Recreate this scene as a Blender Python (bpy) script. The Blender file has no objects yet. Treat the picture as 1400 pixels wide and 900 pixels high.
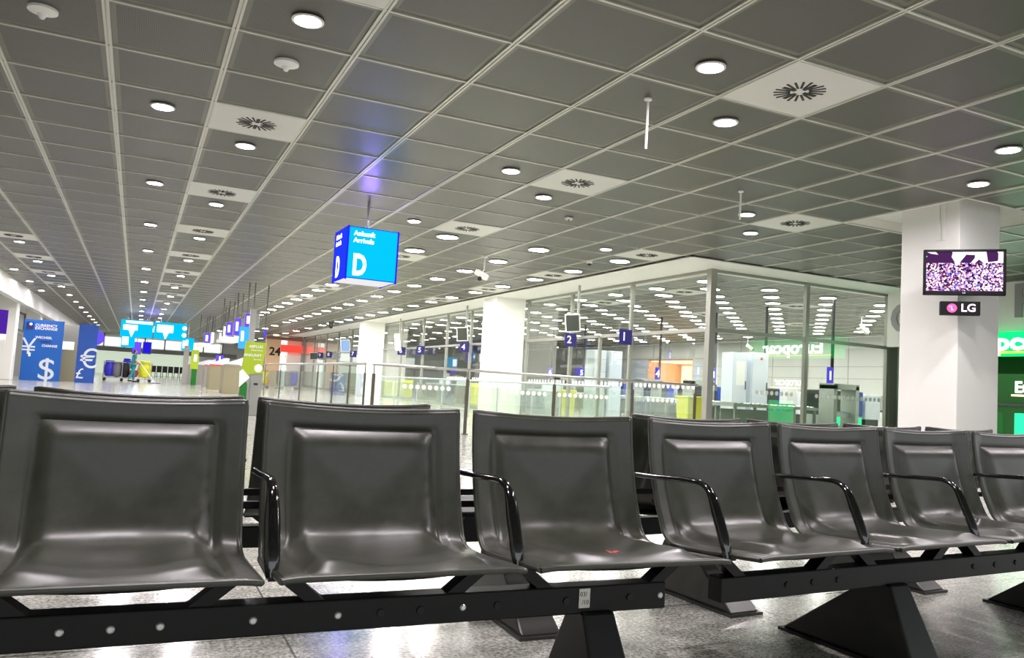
import bpy, bmesh, math, random
from mathutils import Vector, Matrix
random.seed(7)
SC = bpy.context.scene
COL = SC.collection
PI = math.pi

# ------------------------------------------------------------------ camera model
FPX = 1090.0
YAW, PITCH, ROLL = .4367, .0728, .058
CZ = .88
U = 1.05
CEIL = CZ + 2.7694 * U
_f = Vector((math.sin(YAW) * math.cos(PITCH), math.cos(YAW) * math.cos(PITCH), math.sin(PITCH)))
_r = Vector((math.cos(YAW), -math.sin(YAW), 0))
_u = _r.cross(_f)
CR = math.cos(ROLL) * _r + math.sin(ROLL) * _u
CU = -math.sin(ROLL) * _r + math.cos(ROLL) * _u
CF = _f


def ray(x, y):
    return CR * ((x - 700) / FPX) + CU * (-(y - 450) / FPX) + CF


def onz(x, y, z):
    d = ray(x, y)
    return d * ((z - CZ) / d.z) + Vector((0, 0, CZ))


def onX(x, y, X):
    d = ray(x, y)
    return d * (X / d.x) + Vector((0, 0, CZ))


def onY(x, y, Y):
    d = ray(x, y)
    return d * (Y / d.y) + Vector((0, 0, CZ))


# ------------------------------------------------------------------ materials
def lin(c):
    if isinstance(c, str):
        c = [int(c[i:i + 2], 16) / 255 for i in (0, 2, 4)]
    return tuple(((v + .055) / 1.055) ** 2.4 if v > .04045 else v / 12.92 for v in c) + (1,)


def mat(name, c, rough=.5, metal=0., spec=.5, em=None, es=0., bump=None, alpha=None):
    m = bpy.data.materials.new(name)
    m.use_nodes = True
    nt = m.node_tree
    b = nt.nodes['Principled BSDF']
    b.inputs['Base Color'].default_value = lin(c)
    b.inputs['Roughness'].default_value = rough
    b.inputs['Metallic'].default_value = metal
    b.inputs['Specular IOR Level'].default_value = spec
    if em:
        b.inputs['Emission Color'].default_value = lin(em)
        b.inputs['Emission Strength'].default_value = es
    if bump:
        sc, st = bump
        tc = nt.nodes.new('ShaderNodeTexCoord')
        n = nt.nodes.new('ShaderNodeTexNoise')
        n.inputs['Scale'].default_value = sc
        n.inputs['Detail'].default_value = 4
        bp = nt.nodes.new('ShaderNodeBump')
        bp.inputs['Strength'].default_value = st
        bp.inputs['Distance'].default_value = .002
        nt.links.new(tc.outputs['Object'], n.inputs['Vector'])
        nt.links.new(n.outputs['Fac'], bp.inputs['Height'])
        nt.links.new(bp.outputs['Normal'], b.inputs['Normal'])
    return m


def emit(name, c, s):
    m = bpy.data.materials.new(name)
    m.use_nodes = True
    nt = m.node_tree
    nt.nodes.remove(nt.nodes['Principled BSDF'])
    e = nt.nodes.new('ShaderNodeEmission')
    e.inputs['Color'].default_value = lin(c)
    e.inputs['Strength'].default_value = s
    nt.links.new(e.outputs[0], nt.nodes['Material Output'].inputs[0])
    return m


def glass(name, tint, refl=1.0, rough=0.):
    """thin architectural glass: clear film plus a mirror reflection that grows at grazing angles"""
    m = bpy.data.materials.new(name)
    m.use_nodes = True
    nt = m.node_tree
    nt.nodes.remove(nt.nodes['Principled BSDF'])
    t = nt.nodes.new('ShaderNodeBsdfTransparent')
    t.inputs[0].default_value = lin(tint)
    g = nt.nodes.new('ShaderNodeBsdfGlossy')
    g.inputs['Roughness'].default_value = rough
    g.inputs[0].default_value = (refl, refl, refl, 1)
    fr = nt.nodes.new('ShaderNodeFresnel')
    ge = nt.nodes.new('ShaderNodeNewGeometry')
    mr = nt.nodes.new('ShaderNodeMapRange')      # the same reflectance on both sides of the sheet
    mr.inputs[3].default_value = 1.7; mr.inputs[4].default_value = 1 / 1.7
    nt.links.new(ge.outputs['Backfacing'], mr.inputs[0]); nt.links.new(mr.outputs[0], fr.inputs[0])
    mx = nt.nodes.new('ShaderNodeMixShader')
    nt.links.new(fr.outputs[0], mx.inputs[0])
    nt.links.new(t.outputs[0], mx.inputs[1])
    nt.links.new(g.outputs[0], mx.inputs[2])
    nt.links.new(mx.outputs[0], nt.nodes['Material Output'].inputs[0])
    return m


def floor_mat():
    m = mat('granite', 'a0a09a', .14)
    nt = m.node_tree
    b = nt.nodes['Principled BSDF']
    N = nt.nodes.new
    L = nt.links.new
    tc = N('ShaderNodeTexCoord')
    n1 = N('ShaderNodeTexNoise'); n1.inputs['Scale'].default_value = 70; n1.inputs['Detail'].default_value = 6; n1.inputs['Roughness'].default_value = .75
    n2 = N('ShaderNodeTexNoise'); n2.inputs['Scale'].default_value = 9; n2.inputs['Detail'].default_value = 5
    L(tc.outputs['Object'], n1.inputs['Vector']); L(tc.outputs['Object'], n2.inputs['Vector'])
    r1 = N('ShaderNodeValToRGB')
    r1.color_ramp.elements[0].position = .36; r1.color_ramp.elements[0].color = lin('5a5a54')
    r1.color_ramp.elements[1].position = .64; r1.color_ramp.elements[1].color = lin('f0f0e4')
    L(n1.outputs['Fac'], r1.inputs[0])
    r2 = N('ShaderNodeValToRGB')
    r2.color_ramp.elements[0].position = .3; r2.color_ramp.elements[0].color = (.7, .7, .68, 1)
    r2.color_ramp.elements[1].position = .65; r2.color_ramp.elements[1].color = (1, 1, 1, 1)
    L(n2.outputs['Fac'], r2.inputs[0])
    mx = N('ShaderNodeMix'); mx.data_type = 'RGBA'; mx.blend_type = 'MULTIPLY'; mx.inputs[0].default_value = 1
    L(r1.outputs[0], mx.inputs[6]); L(r2.outputs[0], mx.inputs[7])
    br = N('ShaderNodeTexBrick')
    br.offset = 0; br.inputs['Scale'].default_value = 1
    br.inputs['Mortar Size'].default_value = .004
    br.inputs['Mortar Smooth'].default_value = 0
    br.inputs['Brick Width'].default_value = .98; br.inputs['Row Height'].default_value = 1.035
    br.inputs['Color1'].default_value = (1, 1, 1, 1); br.inputs['Color2'].default_value = (.93, .93, .93, 1); br.inputs['Mortar'].default_value = (.25, .25, .25, 1)
    mp = N('ShaderNodeMapping'); mp.inputs['Location'].default_value = (.455, .3, 0)
    L(tc.outputs['Object'], mp.inputs[0]); L(mp.outputs[0], br.inputs['Vector'])
    m2 = N('ShaderNodeMix'); m2.data_type = 'RGBA'; m2.blend_type = 'MULTIPLY'; m2.inputs[0].default_value = 1
    L(mx.outputs[2], m2.inputs[6]); L(br.outputs['Color'], m2.inputs[7])
    L(m2.outputs[2], b.inputs['Base Color'])
    rr = N('ShaderNodeMapRange'); rr.inputs[3].default_value = .08; rr.inputs[4].default_value = .24
    L(n2.outputs['Fac'], rr.inputs[0]); L(rr.outputs[0], b.inputs['Roughness'])
    return m


def leather_mat():
    m = mat('black_leather', '34362c', .34, spec=.7)
    nt = m.node_tree
    b = nt.nodes['Principled BSDF']
    N = nt.nodes.new
    L = nt.links.new
    tc = N('ShaderNodeTexCoord')
    n = N('ShaderNodeTexNoise'); n.inputs['Scale'].default_value = 6; n.inputs['Detail'].default_value = 8; n.inputs['Roughness'].default_value = .7
    v = N('ShaderNodeTexNoise'); v.inputs['Scale'].default_value = 160; v.inputs['Detail'].default_value = 3
    L(tc.outputs['Object'], n.inputs['Vector']); L(tc.outputs['Object'], v.inputs['Vector'])
    rr = N('ShaderNodeMapRange'); rr.inputs[1].default_value = .3; rr.inputs[2].default_value = .7
    rr.inputs[3].default_value = .3; rr.inputs[4].default_value = .44
    L(n.outputs['Fac'], rr.inputs[0]); L(rr.outputs[0], b.inputs['Roughness'])
    cr = N('ShaderNodeValToRGB')
    cr.color_ramp.elements[0].position = .3; cr.color_ramp.elements[0].color = lin('2a2b23')
    cr.color_ramp.elements[1].position = .7; cr.color_ramp.elements[1].color = lin('414338')
    L(n.outputs['Fac'], cr.inputs[0]); L(cr.outputs[0], b.inputs['Base Color'])
    bp = N('ShaderNodeBump'); bp.inputs['Strength'].default_value = .1; bp.inputs['Distance'].default_value = .0006
    L(v.outputs['Fac'], bp.inputs['Height']); L(bp.outputs['Normal'], b.inputs['Normal'])
    return m


def tile_mat():
    m = mat('ceiling_mesh_tile', '55554a', .38)
    nt = m.node_tree
    b = nt.nodes['Principled BSDF']
    N = nt.nodes.new
    L = nt.links.new
    tc = N('ShaderNodeTexCoord')
    v = N('ShaderNodeTexVoronoi'); v.inputs['Scale'].default_value = 60; v.inputs['Randomness'].default_value = 0
    L(tc.outputs['Object'], v.inputs['Vector'])
    r = N('ShaderNodeValToRGB')
    r.color_ramp.elements[0].position = .28; r.color_ramp.elements[0].color = lin('1e1e16')
    r.color_ramp.elements[1].position = .42; r.color_ramp.elements[1].color = lin('504f43')
    L(v.outputs['Distance'], r.inputs[0]); L(r.outputs[0], b.inputs['Base Color'])
    return m


def crowd_mat():
    """moving picture on the screen: a crowd as small coloured dots under a pale strip"""
    m = bpy.data.materials.new('screen_picture')
    m.use_nodes = True
    nt = m.node_tree
    nt.nodes.remove(nt.nodes['Principled BSDF'])
    N = nt.nodes.new
    L = nt.links.new
    tc = N('ShaderNodeTexCoord')
    v = N('ShaderNodeTexVoronoi'); v.inputs['Scale'].default_value = 52
    L(tc.outputs['Object'], v.inputs['Vector'])
    r = N('ShaderNodeValToRGB')
    cr = r.color_ramp
    cols = ['1c0c22', '6a2c58', 'd888b0', 'ffd8ec', 'fff2ff', '7a6cd8', '38183c', 'ffc0dc']
    cr.elements[0].color = lin(cols[0]); cr.elements[1].position = .98; cr.elements[1].color = lin(cols[-1])
    for i in range(1, 7):
        e = cr.elements.new(i / 7.2); e.color = lin(cols[i])
    cr.interpolation = 'CONSTANT'
    sx = N('ShaderNodeSeparateColor'); L(v.outputs['Color'], sx.inputs[0]); L(sx.outputs[0], r.inputs[0])
    v2 = N('ShaderNodeTexVoronoi'); v2.inputs['Scale'].default_value = 7; L(tc.outputs['Object'], v2.inputs['Vector'])
    r2 = N('ShaderNodeValToRGB'); r2.color_ramp.interpolation = 'CONSTANT'
    r2.color_ramp.elements[0].color = lin('fff4ff'); r2.color_ramp.elements[1].position = .62; r2.color_ramp.elements[1].color = lin('40204c')
    s2 = N('ShaderNodeSeparateColor'); L(v2.outputs['Color'], s2.inputs[0]); L(s2.outputs[1], r2.inputs[0])
    so = N('ShaderNodeSeparateXYZ'); L(tc.outputs['Object'], so.inputs[0])
    gt = N('ShaderNodeMath'); gt.operation = 'GREATER_THAN'; gt.inputs[1].default_value = .13; L(so.outputs['Z'], gt.inputs[0])
    mx = N('ShaderNodeMix'); mx.data_type = 'RGBA'; L(gt.outputs[0], mx.inputs[0]); L(r.outputs[0], mx.inputs[6]); L(r2.outputs[0], mx.inputs[7])
    e = N('ShaderNodeEmission'); e.inputs['Strength'].default_value = 1.15
    L(mx.outputs[2], e.inputs[0]); L(e.outputs[0], nt.nodes['Material Output'].inputs[0])
    return m


M = dict(
    leather=leather_mat(), floor=floor_mat(), tile=tile_mat(), crowd=crowd_mat(),
    tileedge=mat('ceiling_tile_edge', '6a6a5d', .4), bar=mat('ceiling_bar', 'c4c4b8', .3, .3),
    white=mat('white_paint', 'eeeee8', .55), wall=mat('wall_white', 'e6e7e2', .5), offwhite=mat('off_white', 'dcdcd6', .45),
    plate=mat('vent_plate', 'd2d2ca', .45), slot=mat('dark_slot', '0a0a0a', .6),
    ring=mat('lamp_ring', 'e8e8e4', .4), lens=emit('lamp_lens', 'fff6fa', 420), lensbig=emit('lamp_lens_wide', 'fffaf6', 120), lensin=emit('lamp_lens_room', 'fffaf6', 62),
    blackmetal=mat('black_metal', '0b0b0b', .45, .0, spec=.3), blackplastic=mat('black_plastic', '050505', .5, spec=.2),
    chrome=mat('dark_chrome', '8c8c8c', .12, 1.), steel=mat('brushed_steel', 'b4b4ae', .28, .9), greymetal=mat('grey_metal', '9a9a94', .35, .4),
    bronze=mat('bronze_post', '5c574a', .3, .6), pedestal=mat('pedestal_black', '10100f', .4, spec=.4), rearped=mat('pedestal_grey', '3c3c38', .35, .3),
    mullion=mat('mullion_grey', '96968e', .35, .3), darkframe=mat('dark_frame', '3c3c3a', .4),
    glass=glass('clear_glass', (.96, .975, .965)), railglass=glass('rail_glass', (.965, .985, .965)),
    dot=mat('white_dot', 'fbfbf4', .5), cyan=emit('cyan_face', '04aef2', 1.05), blueside=emit('blue_side', '1c34ff', 1.0), edgeblue=emit('violet_edge', '2a28e8', .8),
    signwhite=emit('sign_white', 'ffffff', 2.0), underwhite=emit('sign_underside', 'e8e4e4', .8),
    bannerblue=mat('banner_blue', '0c5cb4', .3), bannerdark=mat('banner_dark', '0a48a0', .3), navy=mat('navy', '14226c', .35), letter=mat('letter_white', 'f4f4f4', .5),
    lettergrey=mat('letter_silver', 'd4dce4', .4), greyletter=mat('letter_grey', '9c9c9c', .5), numnavy=mat('number_plate_navy', '221a6e', .4),
    violet=emit('violet_plate', '5a4ce0', .9), yellow=mat('yellow_plastic', 'f2ea10', .4), cabinet=mat('cabinet_white', 'd2dae2', .4),
    xdark=mat('machine_dark', '2e3230', .4), xblue=mat('machine_blue', '24409c', .4), xgrey=mat('machine_grey', '9aa09a', .4), tabletop=mat('table_grey', 'aeb4ac', .35, .4),
    greenlamp=emit('green_lamp', '2cff90', 1.6), green=mat('rental_green', '0a6e1c', .35), greenem=emit('green_sign', '08a850', 2.8), greentext=emit('sign_text', 'ffffff', 6), greenpanel=mat('green_panel', '0c8a30', .3), roomwall=mat('room_wall_grey', 'b4b6b0', .45), pale=mat('pale_green_panel_glow', 'dcecd8', .35, em='e4f4dc', es=.4),
    lime=mat('lime_board', 'a4bc1c', .4), teal=mat('teal_cloth', '1c8e9c', .8), skin=mat('skin', 'b07c5c', .6), hair=mat('black_hair', '14100e', .6),
    bagblue=mat('bag_blue', '2c2cc0', .5), baggrey=mat('bag_grey', '74747c', .5), bagred=mat('bag_red', 'c03030', .5), bagyellow=mat('bag_yellow', 'e2e61a', .45), bagblack=mat('bag_black', '18181a', .5),
    orange=mat('orange_wood', 'deb890', .5), orangelight=emit('orange_light', 'ffd0a0', 2.2), redsign=emit('red_sign', 'ff4438', 1.1), counter=mat('counter_grey', '8c8880', .4), counterbeige=mat('counter_beige', '8a8468', .45),
    redtrim=mat('red_trim', 'd84040', .5), violetscreen=emit('violet_screen', '5c44ff', 1.2), bluescreen=emit('blue_screen', '2418d0', .9), paleblue=emit('pale_blue_screen', 'a4c8f8', .7), lightblue=emit('light_blue_sign', '3c9cff', 1.2),
    screenoff=mat('screen_off', '3c403a', .3), purple=emit('purple_sign', '5428a8', .7), yellowline=emit('yellow_line', 'd8d020', 3), pinkem=emit('pink_logo', 'ff5ca0', 1.4), whiteem=emit('white_logo', 'ffe8f8', 1.6),
    signband=mat('grey_band', '8e8e8c', .4), windowlit=emit('lit_window', 'f6fff4', 1.05), sticker=mat('paper_sticker', 'dcdcd4', .7), ink=mat('ink', '303030', .7), screw_and_lit_hole=mat('screw_and_hole_light', 'd8d8d4', .3, .6),
    rail2=mat('pale_rail', 'aeb6b8', .35, .3), darkgrey=mat('dark_grey', '50524e', .4), olive=mat('olive_box', '6a6430', .5), brown=mat('brown_wood', '9c6c50', .5), shadegrey=mat('shade_grey', '808078', .5),
)


# ------------------------------------------------------------------ mesh builder
class MB:
    def __init__(s):
        s.v = []; s.f = []; s.mi = []

    def add(s, vs, fs, mi=0):
        n = len(s.v)
        s.v += [tuple(v) for v in vs]
        s.f += [tuple(i + n for i in f) for f in fs]
        s.mi += [mi] * len(fs)
        return s

    def box(s, x0, x1, y0, y1, z0, z1, mi=0, mtx=None):
        vs = [Vector((x, y, z)) for z in (z0, z1) for y in (y0, y1) for x in (x0, x1)]
        if mtx is not None:
            vs = [mtx @ v for v in vs]
        return s.add(vs, [(0, 2, 3, 1), (4, 5, 7, 6), (0, 1, 5, 4), (2, 6, 7, 3), (0, 4, 6, 2), (1, 3, 7, 5)], mi)

    def frustum(s, b, t, z0, z1, mi=0):
        """b, t = (x0,x1,y0,y1) rectangles at z0 and z1"""
        vs = [(x, y, z) for (r, z) in ((b, z0), (t, z1)) for y in r[2:4] for x in r[0:2]]
        return s.add(vs, [(0, 2, 3, 1), (4, 5, 7, 6), (0, 1, 5, 4), (2, 6, 7, 3), (0, 4, 6, 2), (1, 3, 7, 5)], mi)

    def tube(s, pts, r, n=10, mi=0, flat=1.0, cap=True):
        pts = [Vector(p) for p in pts]
        rs = r if isinstance(r, (list, tuple)) else [r] * len(pts)
        rings = []
        prev = None
        for i, p in enumerate(pts):
            a = pts[max(i - 1, 0)]; b = pts[min(i + 1, len(pts) - 1)]
            t = (b - a).normalized()
            up = Vector((0, 0, 1)) if abs(t.z) < .95 else Vector((0, 1, 0))
            if prev is not None:
                up = prev
            x = t.cross(up).normalized(); y = x.cross(t).normalized()
            prev = y
            rings.append([p + x * math.cos(2 * PI * k / n) * rs[i] + y * math.sin(2 * PI * k / n) * rs[i] * flat for k in range(n)])
        vs = [v for g in rings for v in g]
        fs = [(i * n + k, i * n + (k + 1) % n, (i + 1) * n + (k + 1) % n, (i + 1) * n + k) for i in range(len(pts) - 1) for k in range(n)]
        if cap:
            fs += [tuple(range(n - 1, -1, -1)), tuple((len(pts) - 1) * n + k for k in range(n))]
        return s.add(vs, fs, mi)

    def cyl(s, p0, p1, r, n=14, mi=0):
        return s.tube([p0, p1], r, n, mi)

    def lathe(s, prof, c=(0, 0, 0), n=24, mi=0, axis='z'):
        """prof: (r,z) pairs"""
        vs = []
        for r, z in prof:
            for k in range(n):
                a = 2 * PI * k / n
                p = (r * math.cos(a), r * math.sin(a), z)
                if axis == 'y':
                    p = (p[0], p[2], p[1])
                elif axis == 'x':
                    p = (p[2], p[0], p[1])
                vs.append((c[0] + p[0], c[1] + p[1], c[2] + p[2]))
        fs = [(i * n + k, i * n + (k + 1) % n, (i + 1) * n + (k + 1) % n, (i + 1) * n + k) for i in range(len(prof) - 1) for k in range(n)]
        fs += [tuple(range(n - 1, -1, -1)), tuple((len(prof) - 1) * n + k for k in range(n))]
        return s.add(vs, fs, mi)

    def disc(s, c, r, n=20, mi=0, axis='z', flip=False):
        vs = []
        for k in range(n):
            a = 2 * PI * k / n
            q = (math.cos(a) * r, math.sin(a) * r)
            vs.append({'z': (c[0] + q[0], c[1] + q[1], c[2]), 'y': (c[0] + q[0], c[1], c[2] + q[1]), 'x': (c[0], c[1] + q[0], c[2] + q[1])}[axis])
        f = tuple(range(n))
        return s.add(vs, [f[::-1] if flip else f], mi)

    def prism(s, poly, y0, y1, mi=0):
        """poly in xz, extruded along y"""
        n = len(poly)
        vs = [(x, y0, z) for x, z in poly] + [(x, y1, z) for x, z in poly]
        fs = [tuple(range(n)), tuple(range(2 * n - 1, n - 1, -1))] + [(i, n + i, n + (i + 1) % n, (i + 1) % n) for i in range(n)]
        return s.add(vs, fs, mi)

    def build(s, name, m, parent=None, smooth=False, bevel=0., loc=None, rotz=0., kind=None, subsurf=0):
        me = bpy.data.meshes.new(name)
        me.from_pydata(s.v, [], s.f)
        for k in (m if isinstance(m, (list, tuple)) else [m]):
            me.materials.append(M[k] if isinstance(k, str) else k)
        if any(s.mi):
            me.polygons.foreach_set('material_index', s.mi)
        bm = bmesh.new(); bm.from_mesh(me)
        bmesh.ops.recalc_face_normals(bm, faces=bm.faces)
        bm.to_mesh(me); bm.free()
        if smooth:
            me.polygons.foreach_set('use_smooth', [True] * len(me.polygons))
            try:
                me.set_sharp_from_angle(angle=math.radians(50))
            except Exception:
                pass
        o = bpy.data.objects.new(name, me)
        COL.objects.link(o)
        if parent:
            o.parent = parent
        if loc is not None:
            o.location = loc
        o.rotation_euler.z = rotz
        if bevel:
            b = o.modifiers.new('bevel', 'BEVEL'); b.width = bevel; b.segments = 2; b.limit_method = 'ANGLE'
        if subsurf:
            b = o.modifiers.new('sub', 'SUBSURF'); b.levels = subsurf; b.render_levels = subsurf
        if kind:
            o['kind'] = kind
        return o


def B(*a, **k):
    return MB().box(*a, **k)


def tag(o, label, cat, group=None):
    o['label'] = label; o['category'] = cat
    if group:
        o['group'] = group
    return o


def thing(name, label, cat, loc=(0, 0, 0), rotz=0., group=None):
    o = bpy.data.objects.new(name, None)
    o.empty_display_size = .1
    COL.objects.link(o)
    o.location = loc; o.rotation_euler.z = rotz
    return tag(o, label, cat, group)


def copy_tree(o, parent=None):
    c = o.copy(); COL.objects.link(c); c.parent = parent
    for ch in list(o.children):
        copy_tree(ch, c)
    return c


def dup(root, loc, rotz=None, label=None, group=None):
    c = copy_tree(root)
    c.location = loc
    if rotz is not None:
        c.rotation_euler.z = rotz
    if label:
        c['label'] = label
    if group:
        c['group'] = group
    return c


def text(body, size, m, parent, loc, rot=(PI / 2, 0, 0), name='lettering', depth=.004, bold=0., align='CENTER', sx=1.):
    """flat raised lettering; local +x runs along the line of text"""
    cu = bpy.data.curves.new(name, 'FONT')
    cu.body = body; cu.size = size; cu.extrude = depth; cu.offset = bold * size
    cu.align_x = align; cu.align_y = 'CENTER'
    cu.resolution_u = 3
    cu.materials.append(M[m])
    f = bpy.data.objects.new('font', cu)
    COL.objects.link(f)
    bpy.context.view_layer.update()
    me = bpy.data.meshes.new_from_object(f.evaluated_get(bpy.context.evaluated_depsgraph_get()))
    bpy.data.objects.remove(f); bpy.data.curves.remove(cu)
    me.name = name
    o = bpy.data.objects.new(name, me)
    COL.objects.link(o)
    o.parent = parent; o.location = loc; o.rotation_euler = rot; o.scale = (sx, 1, 1)
    return o


def catmull(p, n):
    out = []
    P = [Vector(q) for q in p]
    P = [P[0] * 2 - P[1]] + P + [P[-1] * 2 - P[-2]]
    for i in range(1, len(P) - 2):
        for k in range(n):
            t = k / n
            a, b, c, d = P[i - 1], P[i], P[i + 1], P[i + 2]
            out.append(.5 * ((2 * b) + (c - a) * t + (2 * a - 5 * b + 4 * c - d) * t * t + (3 * b - a - 3 * c + d) * t ** 3))
    out.append(P[-2])
    return out


# ------------------------------------------------------------------ ceiling grid
ci = [.069, .983, 1.93, 2.91, 3.981, 5.076, 6.061, 7.057, 8.006, 9.0, 9.928]
cx = [U * (c - 1.4304) for c in ci]
XL = {i: x for i, x in enumerate(cx)}
for k in range(1, 12):
    XL[-k] = cx[0] - .97 * k
for k in range(1, 22):
    XL[10 + k] = cx[-1] + 1.035 * k
RP = .986 * U


def YL(r):
    return (r + 6.8108) * RP


def cellc(c, r):
    return ((XL[c] + XL[c + 1]) / 2, (YL(r) + YL(r + 1)) / 2)


WX = -4.3            # left wall face
EX, EY = 10.13, 13.17  # where the grid ceiling stops at the glazed room
GX, GY = 11.5, 14.2  # glazing planes
RX = 27.0            # far wall of the glazed room
YB, YF = -9.0, 84.0

small = {}
for r in range(-6, 66, 4):
    small[(1, r)] = 1; small[(2, r + 1)] = 1
for r in range(15, 60, 4):
    small[(-2, r)] = 1
for r in (14, 18, 22, 26, 30):
    small[(-3, r)] = 1
for c in (5, 9):
    for r in (-6, -2, 2, 6):
        small[(c, r)] = 1
for c in (6, 10):
    for r in (-5, -1, 3):
        small[(c, r)] = 1
big = [(c, r) for c in (6, 8, 10) for r in list(range(7, 38, 2)) + list(range(41, 66, 4))]
inner = [(c, r) for c in range(12, 26) for r in range(8, 31) if (c + r) % 2 == 1] + [(c, r) for c in (12, 14, 16, 18) for r in range(31, 57, 4)]
vents = [(2, r) for r in range(-2, 31, 4)] + [(6, r) for r in range(-2, 23, 4)] + [(10, r) for r in (2, 6, 10, 14, 18)] + [(-2, r) for r in (14, 18, 22, 26)] + [(14, 10), (18, 10), (22, 14), (18, 14), (14, 14)]
ventset = set(vents)

regions = [(WX, EX, YB, 80.), (EX, 17.0, YB, EY), (GX + .45, RX, GY + .45, 62.)]
HX0, HX1, HY0, HY1 = XL[11], XL[13], YL(0), YL(2)   # recess round the pillar


def in_recess(x0, x1, y0, y1):
    return x0 > HX0 - .02 and x1 < HX1 + .02 and y0 > HY0 - .02 and y1 < HY1 + .02


ct = MB()
gb = MB()
for (ax0, ax1, ay0, ay1) in regions:
    for c in range(-5, 30):
        x0, x1 = max(XL[c], ax0), min(XL[c + 1], ax1)
        if x1 - x0 < .03:
            continue
        for r in range(-16, 72):
            y0, y1 = max(YL(r), ay0), min(YL(r + 1), ay1)
            if y1 - y0 < .03 or (c, r) in ventset or in_recess(x0, x1, y0, y1):
                continue
            i = .075
            z = CEIL + .012
            if x1 - x0 < .2 or y1 - y0 < .2 or r > 32:
                ct.add([(x0, y0, z), (x0, y1, z), (x1, y1, z), (x1, y0, z)], [(0, 1, 2, 3)], 0)
            else:
                vs = [(x0, y0, z), (x0, y1, z), (x1, y1, z), (x1, y0, z), (x0 + i, y0 + i, z), (x0 + i, y1 - i, z), (x1 - i, y1 - i, z), (x1 - i, y0 + i, z)]
                ct.add(vs, [(4, 5, 6, 7)], 0)
                ct.add(vs, [(0, 1, 5, 4), (1, 2, 6, 5), (2, 3, 7, 6), (3, 0, 4, 7)], 1)
    for c in range(-5, 30):
        x = XL[c]
        if ax0 < x < ax1:
            spans = [(ay0, ay1)]
            if HX0 < x - .01 and x + .01 < HX1 and ax0 == EX:
                spans = [(ay0, HY0), (HY1, ay1)]
            for s0, s1 in spans:
                for dx in (-.017, .017):
                    gb.box(x + dx - .011, x + dx + .011, s0, s1, CEIL - .004, CEIL + .02)
                gb.box(x - .006, x + .006, s0, s1, CEIL + .008, CEIL + .02)
    for r in range(-16, 72):
        y = YL(r)
        if ay0 < y < ay1:
            spans = [(ax0, ax1)]
            if HY0 < y - .01 and y + .01 < HY1 and ax0 <= EX < ax1 + .01:
                spans = [(ax0, HX0), (HX1, ax1)] if ax0 == EX else [(ax0, min(ax1, HX0))]
            for s0, s1 in spans:
                if s1 > s0:
                    gb.box(s0, s1, y - .012, y + .012, CEIL - .002, CEIL + .02)
ceiling = ct.build('ceiling', ['tile', 'tileedge'], kind='structure')
gb.build('ceiling_grid', 'bar', ceiling)
# void above the ceiling so that nothing leaks through the joints
B(WX - 6, RX + 4, YB, YF + 2, CEIL + .5, CEIL + .55).build('ceiling_slab', 'shadegrey', ceiling)

# white plaster margins round the glazed room
t = MB()
t.box(EX, GX + .45, EY, 80, CEIL - .01, CEIL + .05)
t.box(GX + .45, RX, EY, GY + .45, CEIL - .01, CEIL + .05)
o = t.build('trim_1', 'white', kind='structure')
t = MB()
t.box(EX, EX + .03, EY, 80, CEIL - .03, CEIL + .02)
t.box(EX, 17, EY, EY + .03, CEIL - .03, CEIL + .02)
t.build('edge_strip', 'white', o)
# raised plaster recess round the screen pillar
t = MB()
t.box(HX0, HX1, HY0, HY1, CEIL + .16, CEIL + .2)
for a in ((HX0 - .01, HX0 + .01, HY0, HY1), (HX1 - .01, HX1 + .01, HY0, HY1), (HX0, HX1, HY0 - .01, HY0 + .01), (HX0, HX1, HY1 - .01, HY1 + .01)):
    t.box(*a, CEIL - .01, CEIL + .16)
t.build('trim_2', 'white', kind='structure')

# ------------------------------------------------------------------ lamps, vents, ceiling fittings
def make_lamp(name, label, r, lens, group):
    t = thing(name, label, 'ceiling light', (0, 0, CEIL), 0, group)
    MB().lathe([(r, .01), (r + .028, -.002), (r + .026, -.012), (r + .004, -.014), (r, -.006)], n=24).build('trim_ring', 'ring', t, smooth=True)
    MB().disc((0, 0, -.008), r, 20, flip=True).build('lens', lens, t)
    return t


proto_small = make_lamp('downlight', 'x', .105, 'lens', None)
proto_big = make_lamp('wide_downlight', 'x', .2, 'lensbig', None)
SMALL_LABELS = {
    (2, -1): 'glaring round downlight at the top of the hall ceiling, left of the white vent corner',
    (1, 2): 'small downlight one tile left of the large left-hand white vent panel',
    (2, 3): 'small downlight just behind the nearest white vent panel of the left ceiling strip',
    (5, -2): 'glaring downlight left of the nearest square white vent panel at top right',
    (6, -1): 'small downlight directly below the nearest square white vent panel at top right',
    (5, 2): 'small downlight left of the white vent panel near the middle of the ceiling',
    (6, 3): 'small downlight just behind the middle white vent panel of the grid ceiling',
    (5, 6): 'small downlight above and right of the lit blue D cube sign',
    (9, -2): 'upper of two small downlights above the screen pillar near the right edge',
    (10, -1): 'lower of two small downlights above the hanging television at the right',
    (9, 2): 'small downlight beside the short ceiling rod, left of a white vent panel',
    (10, 3): 'small downlight below the white vent panel in front of the glass corner',
    (9, 6): 'small downlight left of the vent panel nearest the glass room corner',
    (1, 6): 'second small downlight going back in the row over the person with the cart',
    (2, 7): 'small downlight behind the second vent panel of the left ceiling strip',
}
first = True
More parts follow.
